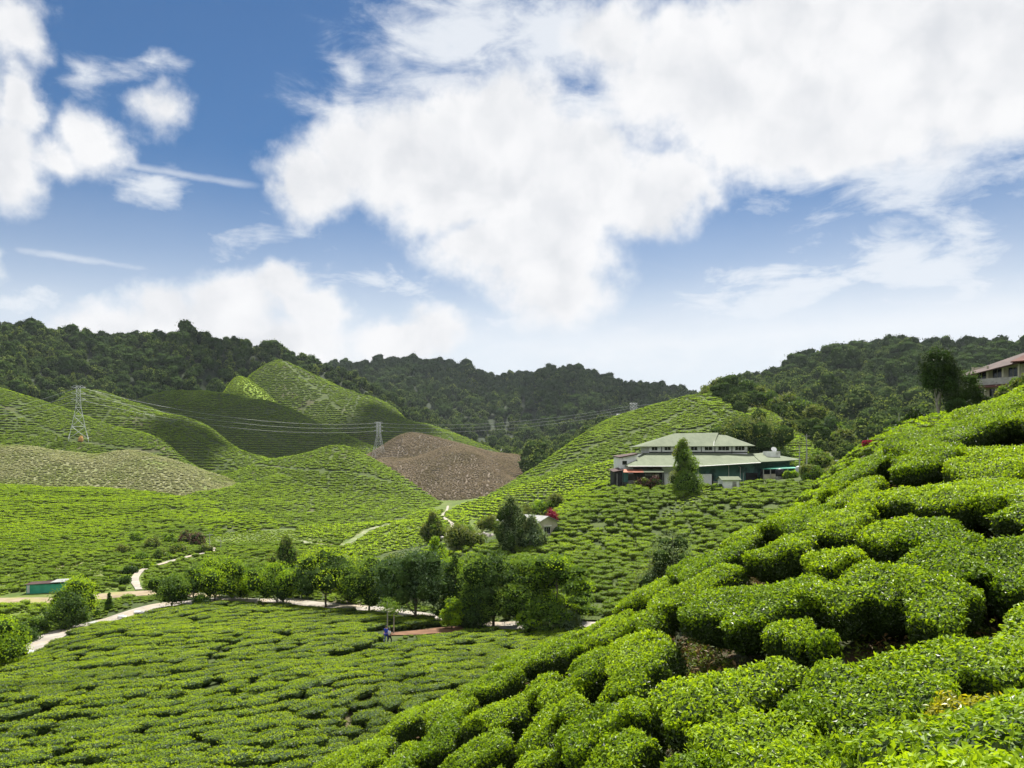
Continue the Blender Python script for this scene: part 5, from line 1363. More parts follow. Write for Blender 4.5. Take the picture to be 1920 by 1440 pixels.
# far village by the gap in the hills
for px, d, w, h, wall, lab in ((986, 760, 5, 2.4, 'white', 'distant white house left of the valley gap'), (972, 770, 4, 2, 'cream', 'distant pale shed left of the white house'), (1050, 800, 6, 3, 'white', 'distant white pavilion in the valley gap'), (1068, 810, 4.5, 2.4, 'white', 'distant white house right of the pavilion'), (1000, 780, 4, 2, 'concrete', 'distant grey hut right of the white house')):
    t = shed('village_house', lab, 'house', px, d, w, w * .7, h, .2, wall, 'roof_grey', .9, .4)
    part(t, 'door', 'dark', lambda mb: mb.box(-.6, .6, -w * .35 - .06, -w * .35 + .02, 0, 2.1))
for k in range(7):
    px, row = 922 + k * 8.5, 836 + k * 2.2; d = 760 + k * 8
    p = on(px, d); t = thing('greenhouse', 'grey tunnel greenhouse above the pruned hill, %s from left' % nth(k), 'greenhouse', p, .5, 'row of far greenhouses')
    def tun(mb):
        a = np.linspace(0, math.pi, 7); v = [(x_, -2.6 * math.cos(q), 2.2 * math.sin(q)) for x_ in (-5, 5) for q in a]
        mb.add(v, [(i, i + 1, i + 8, i + 7) for i in range(6)], 0, True); mb.add(v[:7], [tuple(range(7))]); mb.add(v[7:], [tuple(range(6, -1, -1))])
    part(t, 'cover', 'roof_grey' if k % 2 else 'concrete', tun); part(t, 'door', 'dark', lambda mb: mb.box(-5.05, -4.99, -.7, .7, 0, 1.9))
for k, px in enumerate((1205, 1212, 1220)):
    t = shed('village_house', 'tiny grey roof beyond the right tea hill, %s from left' % nth(k), 'house', px - 45, 900, 5, 4, 2, .3, 'white', 'roof_grey', 1.5, .4, z=(HY - 782) / F * 900)

# hotel on the shoulder, terraces stepping up to the right; its front runs back to the left
hb = Vector(pz(1868, 742, 98))
hot = thing('hotel', 'cream three-storey hotel with red tiled roofs stepping up the right shoulder', 'hotel', hb, math.radians(-53))
hx = 9.0
def storey(z0, z1, xa, xb, y0, nwin, wid):
    part(hot, 'wall', 'cream', lambda mb: mb.box(xa, xb, y0, y0 + 7, z0, z1))
    for k in range(nwin):
        c = xa + (xb - xa) * (k + .5) / nwin
        window(hot, c - wid / 2, c + wid / 2, y0 - .02, z0 + .55, z1 - .45, 2, 'cream')
    for k in range(nwin + 1):
        c = xa + .15 + (xb - xa - .3) * k / nwin
        part(hot, 'pillar', 'cream', lambda mb: mb.box(c - .12, c + .12, y0 - 1.05, y0 - .8, z0, z1))
storey(-3.2, 0, -5.5, 2.5, 1.0, 5, .9)
part(hot, 'balcony', 'white', lambda mb: (mb.box(-6.2, 3.2, -.5, 1.02, 0.0, .16), mb.box(-6.2, 3.2, -.5, -.38, .16, .42)))
part(hot, 'porch_roof', 'tile_dark', lambda mb: slab(mb, [(-6.6, -.9, -.5), (3.4, -.9, -.5), (3.4, 1.0, .0), (-6.6, 1.0, .0)], .1))
storey(.16, 3.0, -5.2, 4.5, 1.2, 6, 1.0)
part(hot, 'porch_roof', 'roof_red', lambda mb: slab(mb, [(-6.0, -.6, 2.75), (6, -.6, 2.75), (6, 1.6, 3.35), (-6.0, 1.6, 3.35)], .1))
part(hot, 'balcony', 'concrete', lambda mb: (mb.box(-3, 9, .8, 2.6, 3.2, 3.36), mb.box(-3, 9, .8, .94, 3.36, 4.2)))
storey(3.36, 6.2, -4.5, 9, 2.6, 6, 1.3)
part(hot, 'main_roof', 'tile_dark', lambda mb: (slab(mb, [(-9.5, .2, 3.9), (2.5, .8, 6.3), (2.5, 6, 8.6), (-5.5, 6, 6.2)], .2), slab(mb, [(-5.5, 6.004, 6.2), (2.5, 6.004, 8.6), (2.5, 11, 6.3), (-9.5, 11, 3.9)], .2)))
part(hot, 'main_roof', 'roof_red', lambda mb: (slab(mb, [(1.5, .6, 6.5), (11, .6, 6.5), (11, 6, 8.9), (3.5, 6, 8.9)], .2), slab(mb, [(3.5, 6.004, 8.9), (11, 6.004, 8.9), (11, 12, 6.5), (1.5, 12, 6.5)], .2), slab(mb, [(1.5, .6, 6.48), (3.5, 6, 8.88), (1.5, 12, 6.48)], .2)))
part(hot, 'base', 'concrete', lambda mb: mb.box(-5.4, 9, 1.3, 8, -8, -3.2))
hot.scale = (.8, .8, .8)
hot.location.z -= 1.1; hot.location.x += .2

# ------------------------------------------------------------------ pylons, cables, poles
def bar(mb, a, b, r): mb.tube([a, b], r, 4)
def pylon(label, p, h, base, top, arms=True, rz=.5):
    t = thing('pylon', label, 'pylon', p, rz); r = .11 * h / 30
    zc = [0, .24, .44, .60, .72, .82, .91, 1.0]
    def half(z): return (base + (top - base) * min(1, z / .66) ** .85) / 2 if z < .66 else top / 2
    def lg(sx, sy):
        mb = MB(); mb.tube([(sx * half(z), sy * half(z), z * h - (1.5 if z == 0 else 0)) for z in zc], r, 4); return mb
    for sx in (-1, 1):
        for sy in (-1, 1): lg(sx, sy).build('leg', M['steel'], t)
    mb = MB()
    for a, b in zip(zc[:-1], zc[1:]):
        A, B = half(a), half(b); za, zb = a * h, b * h
        for s_ in (-1, 1):
            for q in (0, 1):
                f = (lambda u, v, z: (u, s_ * v, z)) if q == 0 else (lambda u, v, z: (s_ * v, u, z))
                bar(mb, f(-A, A, za), f(B, B, zb), r * .55); bar(mb, f(A, A, za), f(-B, B, zb), r * .55); bar(mb, f(-B, B, zb), f(B, B, zb), r * .55)
    mb.build('lattice', M['steel'], t)
    if arms:
        for z in (.74, .86, .97):
            ab = MB(); L = top / 2 + h * .085
            for s_ in (-1, 1):
                bar(ab, (s_ * top / 2, top / 2, z * h), (s_ * L, 0, z * h + .2), r * .6); bar(ab, (s_ * top / 2, -top / 2, z * h), (s_ * L, 0, z * h + .2), r * .6)
                bar(ab, (s_ * top / 2, 0, z * h + .05 * h), (s_ * L, 0, z * h + .25), r * .5)
            ab.build('cross_arm', M['steel'], t)
    return t


p1 = on(147, hit(147, 824, 'pylonhill')); p2 = on(710, 545); p3 = Vector(pz(1188, 800, 470))
pylon('tall lattice pylon standing on the left tea spur', p1, hp(100, p1.y), 9.5, 2.0)
pylon('lattice pylon on the saddle beside the brown pruned hill', p2, hp(64, 545), 7.5, 2.2)
pylon('lattice pylon peeking over the right tea hill', p3 + Vector((0, 0, -6)), hp(44, 470) + 6, 5, 2.6)
p = p1 + Vector((2.2, -1.5, 0)); mb = MB(); mb.add(ICO2[0] * np.array([1.3, 1.2, 1.9]) + fbm(ICO2[0][:, 0] * 2, ICO2[0][:, 1] * 2, 2, 3)[:, None] * .7, ICO2[1])
tag(mb.build('earth_heap', M['orange'], None, p), 'orange heap of earth at the foot of the left pylon', 'earth heap')


def cable(label, a, b, sag, r, name='power_line', grp='power lines'):
    t = np.linspace(0, 1, 40)[:, None]; a, b = np.array(a, float), np.array(b, float)
    q = a + (b - a) * t; q[:, 2] -= sag * 4 * (t[:, 0] * (1 - t[:, 0]))
    mb = MB(); mb.tube(q, r, 4, smooth=False); tag(mb.build(name, M['cable']), label, 'power line', grp)


h1, h2, h3 = hp(100, p1.y), hp(64, 545), hp(44, 470)
far_r = Vector(pz(1420, 726, 420)); far_l = Vector(pz(-150, 790, 400))
for k, z in enumerate((.74, .86, .97)):
    nm = ('lowest', 'middle', 'topmost')[k]
    cable('%s cable from the left pylon to the saddle pylon' % nm, p1 + Vector((1.2, 0, z * h1)), p2 + Vector((-1.5, 0, z * h2)), 7, .038)
    cable('%s cable from the saddle pylon to the right-hand pylon' % nm, p2 + Vector((1.5, 0, z * h2)), p3 + Vector((-1.5, 0, z * h3 - 1)), 5, .038)
    cable('%s cable from the right-hand pylon over the tea crest' % nm, p3 + Vector((1.5, 0, z * h3 - 1)), far_r + Vector((0, 0, (z - .86) * 26)), 2, .038)
    cable('%s cable leaving the left pylon toward the left edge' % nm, p1 + Vector((-1.2, 0, z * h1)), far_l + Vector((0, 0, (z - .86) * 26)), 4, .038)


def pole(label, px, d, rows_, r=.09, mat='concrete', lean=0.0, arm=None, z=None, cross=True):
    p = on(px, d)
    if z is not None: p.z = z
    h = hp(rows_, d); t = thing('lamp_post' if arm else 'utility_pole', label, 'street lamp' if arm else 'utility pole', p)
    part(t, 'pole', mat, lambda mb: mb.tube([(0, 0, -.8), (lean * h * .5, 0, h * .5), (lean * h, 0, h)], [r, r * .85, r * .65], 6))
    if arm:
        part(t, 'arm', 'steel', lambda mb: mb.tube([(lean * h, 0, h), (lean * h + arm * .6, 0, h + .25), (lean * h + arm, 0, h + .3)], .04, 5))
        part(t, 'lamp_head', 'white', lambda mb: mb.box(lean * h + arm - .3, lean * h + arm + .3, -.12, .12, h + .22, h + .36))
    elif cross:
        part(t, 'cross_arm', mat, lambda mb: mb.box(lean * h - .7, lean * h + .7, -.05, .05, h - .5, h - .38))
    return t


pole('tall grey pole nearer the factory corner', 1499, 160, 58, .14)
pole('tallest bare pole right of the factory corner pole', 1513, 163, 76, .14, lean=-.01)
pole('street lamp with an arm to the left above the dish', 1592, 100, 42, .07, 'steel', -.04, -1.3)
pole('thin dark pole left of the red flowers', 1606, 86, 30, .05, 'dark', cross=False)
pole('thin pole right behind the red flowers', 1627, 80, 30, .05, 'steel', cross=False)
pole('thin pale pole on the crest of the right shoulder', 1686, 80, 38, .05, 'concrete', -.01, cross=False)
pole('pale lane post left of its pair at the bend', 393, 186, 30, .10)
pole('pale lane post right of its pair at the bend', 414, 182, 22, .10)
pole('slim pole at the left end of the factory lean-to', 1157, 164, 26, .07, cross=False)
pole('slim pole standing on the slope right of the white hut', 1394, 152, 32, .05, cross=False)
# white dish on the shoulder
t = thing('satellite_dish', 'white satellite dish below the street lamp', 'satellite dish', on(1588, 99))
def dsh(mb): bowl(mb, (0, .2, 1.0), .8, 1.0)
part(t, 'reflector', 'white', dsh); part(t, 'mast', 'steel', lambda mb: mb.tube([(0, .3, -.3), (0, .3, 1.0)], .05, 6))


# ------------------------------------------------------------------ two walkers on the path below the avenue
def person(px, d, h, rz, label, top, legs, stride=.18, bag=False):
    p = on(px, d); t = thing('person', label, 'person', p, rz)
    s = h / 1.7
    def skinned(name, V, E, Rr, mat, lvl=2):
        me = bpy.data.meshes.new(name); me.from_pydata([tuple(np.array(v) * s) for v in V], E, []); me.materials.append(M[mat])
        o = link(name, me, t)
        o.modifiers.new('skin', 'SKIN'); o.modifiers.new('sub', 'SUBSURF').render_levels = lvl
        if not me.skin_vertices: me.attributes.new('skin', 'FLOAT', 'POINT')
        for i, q in enumerate(Rr): me.skin_vertices[0].data[i].radius = (q[0] * s, q[1] * s)
        me.skin_vertices[0].data[0].use_root = True
        return o
    # one continuous body: pelvis, spine, neck, head, arms, legs
    V = [(0, 0, .92), (0, 0, 1.12), (0, .01, 1.36), (0, 0, 1.48), (0, -.01, 1.60), (0, -.01, 1.68),
         (-.17, .01, 1.40), (-.23, .05, 1.14), (-.22, -.06, .93), (-.21, -.10, .86), (.17, .01, 1.40), (.23, -.02, 1.14), (.22, -.12, .95), (.21, -.16, .88),
         (-.09, 0, .86), (-.10, -stride, .48), (-.10, -stride * .8, .07), (-.10, -stride - .12, .03), (.09, 0, .86), (.10, stride * .6, .50), (.10, stride * 1.3, .10), (.10, stride * 1.2 - .10, .03)]
    E = [(0, 1), (1, 2), (2, 3), (3, 4), (4, 5), (2, 6), (6, 7), (7, 8), (8, 9), (2, 10), (10, 11), (11, 12), (12, 13), (0, 14), (14, 15), (15, 16), (16, 17), (0, 18), (18, 19), (19, 20), (20, 21)]
    Rr = [(.14, .10), (.13, .09), (.15, .10), (.055, .055), (.085, .10), (.07, .08), (.055, .055), (.042, .042), (.034, .034), (.03, .04), (.055, .055), (.042, .042), (.034, .034), (.03, .04),
          (.085, .085), (.06, .06), (.042, .042), (.035, .035), (.085, .085), (.06, .06), (.042, .042), (.035, .035)]
    skinned('body', V, E, Rr, 'skin')
    skinned('shirt', [V[k] for k in (0, 1, 2, 6, 7, 10, 11)], [(0, 1), (1, 2), (2, 3), (3, 4), (2, 5), (5, 6)], [(.165, .125), (.15, .115), (.17, .12), (.075, .075), (.06, .06), (.075, .075), (.06, .06)], top)
    skinned('trousers', [V[k] for k in (0, 14, 15, 16, 18, 19, 20)], [(0, 1), (1, 2), (2, 3), (0, 4), (4, 5), (5, 6)], [(.16, .12), (.10, .10), (.075, .075), (.06, .06), (.10, .10), (.075, .075), (.06, .06)], legs)
    v = ICO2[0]; k2 = (v[:, 2] > -.1)[ICO2[1]].all(1)
    mb = MB(); mb.add(v * np.array([.105, .12, .115]) * s + np.array([0, .01, 1.63]) * s, ICO2[1][k2], 0, True); mb.build('hair', M['hair'], t)
    fc = MB()
    for e in (-.035, .035): fc.add(ICO1[0] * .012 * s + np.array([e, -.105, 1.63]) * s, ICO1[1], 0)
    fc.add(ICO1[0] * np.array([.03, .008, .007]) * s + np.array([0, -.10, 1.56]) * s, ICO1[1], 0)
    fc.build('eyes_and_mouth', M['hair'], t)
    if bag:
        mb = MB(); mb.add(ICO2[0] * np.array([.15, .10, .2]) * s + np.array([0, .2, 1.24]) * s, ICO2[1], 0, True); mb.build('backpack', M['white_cloth'], t)


person(724, 80, 1.68, 2.7, 'person in a bright blue top walking on the path below the avenue', 'blue_cloth', 'blue_cloth')
person(730.5, 79.6, 1.5, 2.3, 'shorter person in a white top beside the one in blue', 'white_cloth', 'dark_cloth')

# ------------------------------------------------------------------ cut stones and painted kerb marks along the left road, plot edges on the valley floor
for k, (px, d, w) in enumerate(((262, 103.5, .9), (230, 101.4, .7), (176, 97.0, .8), (352, 106.6, .8), (60, 84.2, 1.0), (42, 81.6, .8))):
    p = on(px, d - 1.2); mb = MB(); mb.add(ICO1[0] * np.array([w, .3, .28]) + rng.normal(size=ICO1[0].shape) * .05, ICO1[1])
    tag(mb.build('kerb_stone', M['white'], None, p + Vector((0, 0, .15))), 'whitewashed stone beside the left road, %s from left' % nth([2, 1, 3, 4, 5, 0].index({0: 4, 1: 3, 2: 2, 3: 5, 4: 1, 5: 0}[k]) if False else sorted([262, 230, 176, 352, 60, 42]).index(px)), 'stone', 'whitewashed stones by the road')

# ------------------------------------------------------------------ clouds added unseen above the frame, shaped to lay shadows on the hills
def shade_cloud(blobs, t):
    mb = MB(); r = np.random.default_rng(len(blobs) * 7 + 1)
    for (px, d, z, rx, ry) in blobs:
        c0 = np.array([(px - 960) / F * d, d, z]) + np.array(SUN_DIR) * t
        for k in range(14):
            a = r.uniform(0, 6.28); q = math.sqrt(r.random()) * .85; rad = min(rx, ry) * r.uniform(.28, .5)
            v = ICO2[0] * rad * np.array([1, 1, .7]); v += fbm(v[:, 0] / rad * 1.5 + k, v[:, 1] / rad * 1.5, 3, k)[:, None] * rad * .35
            mb.add(v + c0 + np.array([math.cos(a) * q * rx, math.sin(a) * q * ry, r.uniform(-.1, .25) * rad]), ICO2[1], 0, True)
    o = mb.build('cloud', M['cloud']); o['kind'] = 'structure'; return o


shade_cloud([(250, 650, 20, 40, 35), (330, 625, 20, 45, 50), (400, 615, 20, 45, 60), (470, 605, 15, 45, 62), (540, 600, 10, 45, 58), (600, 600, 5, 40, 55), (650, 640, 10, 40, 50), (720, 670, 10, 40, 45)], 1900)
shade_cloud([(740, 1380, 110, 110, 110), (860, 1330, 90, 110, 120), (980, 1280, 90, 110, 160), (1090, 1230, 100, 110, 200), (1200, 1220, 90, 110, 190), (1290, 1250, 80, 80, 160)], 2300)
shade_cloud([(1500, 850, 90, 70, 70), (1600, 860, 100, 80, 75), (1720, 850, 100, 80, 75), (1850, 840, 100, 80, 75), (1960, 820, 100, 80, 75), (2080, 820, 100, 80, 75)], 1900)
shade_cloud([(-40, 800, 110, 70, 40), (90, 830, 110, 60, 35), (270, 845, 110, 60, 35), (420, 855, 110, 60, 35)], 1900)
shade_cloud([(345, 462, 5, 16, 20), (385, 455, 0, 16, 20), (300, 470, 10, 14, 16)], 1500)

# air: a closed box of thin bluish haze round everything on the ground
def haze():
    mb = MB(); mb.box(-2600, 3200, -60, 1900, -61, 330); o = mb.build('haze', None)
    o.data.materials.clear(); m, nt, out = new_mat('haze_air')
    v = nt.nodes.new('ShaderNodeVolumePrincipled'); v.inputs['Color'].default_value = (.80, .88, 1.0, 1)
    v.inputs['Density'].default_value = .00004; v.inputs['Anisotropy'].default_value = .3
    nt.links.new(v.outputs[0], out.inputs['Volume']); o.data.materials.append(m); o['kind'] = 'stuff'


haze()
def near_line(px, row, pts, w):
    out = np.zeros(np.shape(px), bool); pts = np.array(pts, float)
    for a, b in zip(pts[:-1], pts[1:]):
        t = np.clip(((px - a[0]) * (b[0] - a[0]) + (row - a[1]) * (b[1] - a[1])) / ((b - a) ** 2).sum(), 0, 1)
        out |= np.hypot(px - a[0] - t * (b[0] - a[0]), row - a[1] - t * (b[1] - a[1])) < w
    return out


def trails(*lines, w=1.6): return lambda px, r: np.any([near_line(px, r, l, w) for l in lines], axis=0)


# the tea on every hill: one mass per hillside
plant('tea_rows', 'left_low', HILL, 5, 2.2, 1.25, -250, 870, .95, skip=lambda px, r: in_poly(px, r, [(225, 1060), (240, 985), (330, 975), (400, 1000), (395, 1035), (300, 1060)]) | ((px > 420) & (rng.random(np.shape(px)) < .25)))
plant('pruned_tea', 'pale', PALE, 4, 1.9, 1.6, -200, 600, 1.0, s0=.35)
plant('tea_rows', 'pylonhill', FAR, 4, 1.9, 1.9, -200, 480, .66, skip=trails([(0, 760), (60, 790), (130, 825), (200, 835), (300, 850)], [(130, 826), (165, 822)], w=2.4))
plant('tea_rows', 'brighthill', FAR, 4, 2.0, 2.0, -100, 640, .68, skip=trails([(150, 722), (250, 765), (330, 800), (400, 850), (440, 868)], [(100, 775), (220, 782), (330, 790), (420, 838)]))
plant('tea_rows', 'midhill', FAR, 4, 1.8, 1.8, 330, 930, .62, skip=trails([(632, 838), (600, 890), (588, 930), (580, 975)], [(480, 872), (560, 880), (660, 885), (740, 905)]))
plant('pruned_tea', 'brown', BROWN, 4, 1.5, 1.15, 590, 1070, .82)
plant('pruned_tea', 'brownback', BROWN, 4, 1.7, 1.35, 590, 1070, .92)
plant('tea_rows', 'darkhill', FAR, 4, 2.2, 2.3, 0, 760, .78, skip=trails([(410, 745), (415, 770), (460, 800), (540, 835)], [(545, 838), (555, 850)]))
plant('tea_rows', 'limehill', LIME, 4, 2.0, 2.0, 380, 660, .9)
plant('tea_rows', 'backtea', FAR, 4, 2.4, 2.5, 380, 980, .82, skip=trails([(672, 745), (660, 780), (655, 800), (670, 812)], [(530, 676), (600, 735), (660, 790)], [(560, 770), (580, 755), (610, 745)], w=2))
plant('tea_rows', 'righthill', FAR, 4, 1.9, 1.9, 850, 1660, .65, skip=lambda px, r: in_poly(px, r, FLANK) | trails([(1330, 742), (1250, 790), (1150, 822), (1080, 850), (1010, 895)], [(1385, 765), (1330, 800), (1260, 812)])(px, r))
plant('tea_rows', 'hump', LIME, 4, 1.9, 1.7, 760, 1330, .72)
plant('tea_rows', 'factory', OLIVE, 5, 1.45, 1.15, 870, 1760, .98, y1=160, jit=.6, keep=.95, beyond=-2,
      skip=lambda px, r: in_poly(px, r, [(1230, 968), (1300, 918), (1345, 916), (1340, 930), (1262, 972), (1215, 990)]) | (r < 905) | in_poly(px, r, [(860, 975), (1050, 965), (1040, 995), (960, 1010), (880, 1030)]) | (rng.random(np.shape(px)) < .12))
plant('tea_rows', 'shoulder', HILL, 5, 1.25, 1.1, 1180, 2300, .62, y1=92, beyond=0)

plant('tea_rows', 'valley', LIME, 4, 1.7, 1.5, 560, 880, .62, s0=.15, y0=135, y1=335, yk=-.12, beyond=0, skip=lambda px, r: (r > 1062) | (r < 958) | ((px < 650) & (r > 1010)))
plant('scrub', 'valley', OLIVE, 5, 1.7, 1.3, -150, 640, .85, s0=.15, y0=100, y1=200, yk=-.12, beyond=0, jit=1.2, keep=.72)
plant('grass', 'valley', LIME, 4, .8, .8, -150, 700, .26, s0=.15, y0=100, y1=230, yk=-.12, beyond=0, jit=1.0, keep=.8)
plant('tea_rows', 'factory', HILL, 5, 1.9, 1.4, 640, 900, .85, y1=150, keep=.8, beyond=-2, skip=lambda px, r: (r < 1010) | (r > 1100))

plant('tea_rows', 'factory', HILL, 5, 1.7, 1.4, 960, 1160, .85, y0=140, y1=205, beyond=40, skip=lambda px, r: r > 968)
plant('scrub', 'left_low', OLIVE, 5, 1.6, 1.3, 215, 410, 1.15, y0=135, y1=245, jit=1.5, keep=.85, skip=lambda px, r: ~in_poly(px, r, [(225, 1060), (240, 985), (330, 975), (400, 1000), (395, 1035), (300, 1060)]))
plant('scrub', 'factory', LIME, 4, .9, .8, 1190, 1360, .3, y0=100, y1=158, beyond=-2, jit=.8, skip=lambda px, r: ~in_poly(px, r, [(1225, 975), (1300, 914), (1350, 914), (1345, 934), (1262, 978), (1210, 996)]))

_ko, KEEP_OFF[:] = list(KEEP_OFF), [k for k in KEEP_OFF if k[2] > 1.2 and k[2] < 3.2]
plant('grass', 'field', OLIVE, 5, .75, .75, -250, 1100, .34, s0=.15, yk=-.12, y0=78, y1=140, beyond=26, jit=1.0, keep=.85, skip=lambda px, r: (r > 1225) & (px > 120) & (px < 690))
KEEP_OFF[:] = _ko
# ------------------------------------------------------------------ tea bushes one can count: the near slope and the front of the field
# centre of the plucked top, its width and its height, all read off the photograph
TRACED = [(1780, 808, 150), (1868, 772, 150), (1940, 742, 130), (1650, 866, 135), (1752, 846, 130), (1880, 858, 175), (1590, 902, 60),
          (1680, 924, 105), (1778, 922, 150), (1895, 916, 160), (1514, 946, 84), (1599, 968, 122), (1437, 990, 108), (1498, 1016, 112), (1585, 1038, 84),
          (1684, 985, 108), (1765, 992, 120), (1868, 1042, 215), (1335, 1092, 145), (1440, 1118, 205), (1508, 1172, 84), (1562, 1190, 46),
          (1640, 1082, 165), (1768, 1112, 155), (1235, 1098, 92), (1318, 1034, 86), (1250, 1150, 92), (1255, 1236, 122), (1385, 1284, 195), (1462, 1385, 215),
          (1235, 1322, 104), (1232, 1398, 130), (1366, 1425, 116), (1655, 1292, 215), (1815, 1238, 222), (1872, 1338, 150), (1600, 1408, 100),
          (1012, 1224, 118), (1050, 1274, 62), (1112, 1272, 98), (1085, 1334, 122), (970, 1322, 112), (930, 1398, 122), (1060, 1410, 80), (1172, 1345, 150),
          (1152, 1228, 96), (1182, 1170, 84), (1128, 1196, 70), (1075, 1205, 70), (850, 1372, 100), (870, 1318, 92), (780, 1415, 96), (940, 1275, 90), (1545, 1330, 70)]
GAPS = [[(1255, 1165), (1335, 1152), (1325, 1235), (1275, 1265)], [(1560, 1195), (1850, 1150), (1860, 1185), (1705, 1228), (1570, 1235)],
        [(1850, 1100), (1930, 1085), (1930, 1190), (1850, 1170)], [(1610, 1440), (1740, 1350), (1800, 1400), (1760, 1440)],
        [(1000, 1360), (1040, 1360), (1040, 1450), (990, 1450)], [(1470, 1200), (1560, 1215), (1560, 1290), (1500, 1260)]]


def near_hit(px, row, lift=.8):
    u, v = (px - 960) / F, (HY - row) / F
    y = np.arange(3.2, 26, .03); g = SH['near'].z(u * y, y) + lift
    k = np.nonzero(v * y <= g)[0]
    return float(y[k[0]]) if len(k) else None


def slope_frame(x, y, key, blend):
    s = SH[key]; h = .5
    gx = float(s.z(x + h, y) - s.z(x - h, y)) / (2 * h); gy = float(s.z(x, y + h) - s.z(x, y - h)) / (2 * h)
    n = Vector((-gx * blend, -gy * blend, 1)).normalized()
    return n


near = []          # x, y, width, tint, traced
for (px, row, w) in TRACED:
    y = near_hit(px, row)
    if y is None: print('no hit', px, row); y = float(SH['near'].crest(px)) - .5
    near.append(((px - 960) / F * y, y, w / F * y, 1))
n_tr = len(near)
cand = np.stack([rng.uniform(-9, 16, 60000), rng.uniform(3.5, 27, 60000)], 1)
cz = SH['near'].z(cand[:, 0], cand[:, 1]); cpx, crow = frame_px(cand[:, 0], cand[:, 1], cz + .75)
okc = (cand[:, 1] < SH['near'].crest(cpx) + 1.2) & (cpx > 380) & (cpx < 2040) & (crow < 1520) & (crow > 600)
for g in GAPS: okc &= ~in_poly(cpx, crow, g)
okc &= ~((cand[:, 1] < 4.6))
cand = cand[okc]
P_ = np.array([(a, b, c * .69) for a, b, c, _ in near])
for (x, y) in cand:
    w = 1.1 + .7 * hash2(np.array([x * 50]), np.array([y * 50]), 5)[0]
    d = np.hypot(P_[:, 0] - x, (P_[:, 1] - y) * 1.05)
    if (d > P_[:, 2] + w * .51).all():
        near.append((x, y, w, 0)); P_ = np.vstack([P_, (x, y, w * .55)])
print('near bushes', len(near), n_tr)

NEARLIB = [hedge_mesh(900 + i, 6500, .055, L=1.5, W=1.2, H=.86, ico=ICO3, low=.42, flat=9, bite=1.3, lump=.17) for i in range(7)]
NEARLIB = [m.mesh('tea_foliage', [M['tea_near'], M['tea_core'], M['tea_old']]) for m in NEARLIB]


def stem_mesh(seed, L, W, H):
    r = np.random.default_rng(seed); mb = MB()
    for k in range(7):
        a = r.uniform(0, 6.28); q = np.sqrt(r.random()) * .30
        b0 = np.array([math.cos(a) * q * L * .5, math.sin(a) * q * W * .5, -.25]); b1 = b0 + np.array([math.cos(a) * L * .14, math.sin(a) * W * .14, .25 + H * .55])
        mid = (b0 + b1) / 2 + r.normal(size=3) * .03
        mb.tube([b0, mid, b1], [.024, .019, .013], 5, 0)
    return mb.mesh('tea_stem', M['stem'])


STEMLIB = [stem_mesh(60 + i, 1.5, 1.2, .88) for i in range(4)]
bushes = []
for i, (x, y, w, tr) in enumerate(near):
    z = float(SH['near'].z(x, y)); n = (slope_frame(x, y, 'near', .85) + Vector((0, -.09, 0))).normalized()
    px, row = frame_px(x, y, z + .8)
    root = bpy.data.objects.new('tea_bush', None); C.objects.link(root)
    root.location = (x, y, z); root.empty_display_size = .3
    q = Vector((0, 0, 1)).rotation_difference(n)
    yaw = rng.normal() * .22 + .12 + (math.pi if rng.random() < .5 else 0)
    root.rotation_mode = 'QUATERNION'; root.rotation_quaternion = q @ Matrix.Rotation(yaw, 3, 'Z').to_quaternion()
    dep = w * rng.uniform(.88, 1.02)
    if tr:
        big = w / 1.5
        yel = abs(px - 1872) < 12 and abs(row - 1338) < 25
        nl = int(min(14000, 4200 * w * dep + 2200))
        mb_ = hedge_mesh(3000 + i, nl, .053, L=w * 1.12, W=dep * 1.06, H=.86, ico=ICO3, low=.42, flat=9, bite=1.35, lump=.17)
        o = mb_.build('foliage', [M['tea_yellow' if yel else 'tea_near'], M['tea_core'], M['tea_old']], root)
        sc = (w / 1.5, dep / 1.2, 1)
    else:
        yel = False
        o = link('foliage', NEARLIB[i % 7], root); sc = (w * 1.06 / 1.5, dep * 1.06 / 1.2, rng.uniform(.85, 1.08)); o.scale = sc
    st = link('stem', STEMLIB[i % 4], root); st.scale = sc
    bushes.append([root, px, row, w, 'near', yel])

# the bush at the photographer's elbow: long young leaves close to the lens
def close_bush():
    x, y = (1885 - 960) / F * 3.3, 3.3
    z = (HY - 1425) / F * 3.3 - 1.0
    root = bpy.data.objects.new('tea_bush', None); C.objects.link(root); root.location = (x, y, z)
    mb_ = hedge_mesh(4242, 9000, .052, L=1.25, W=.95, H=.9, ico=ICO3, low=.42, flat=9, bite=.5)
    r = np.random.default_rng(5); n = 420
    P = np.stack([r.uniform(-.5, .5, n), r.uniform(-.4, .4, n), r.uniform(.80, .90, n)], 1)
    N = unit(np.stack([r.normal(size=n) * .9, r.normal(size=n) * .9, np.full(n, .5)], 1))
    add_leaves(mb_, P, N, r.uniform(.045, .075, n), .012, r, 0, .3, -.05, 1.6)
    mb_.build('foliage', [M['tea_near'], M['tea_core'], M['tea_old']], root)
    link('stem', STEMLIB[0], root)
    bushes.append([root, 1885, 1425, 1.2, 'near', False])


close_bush()

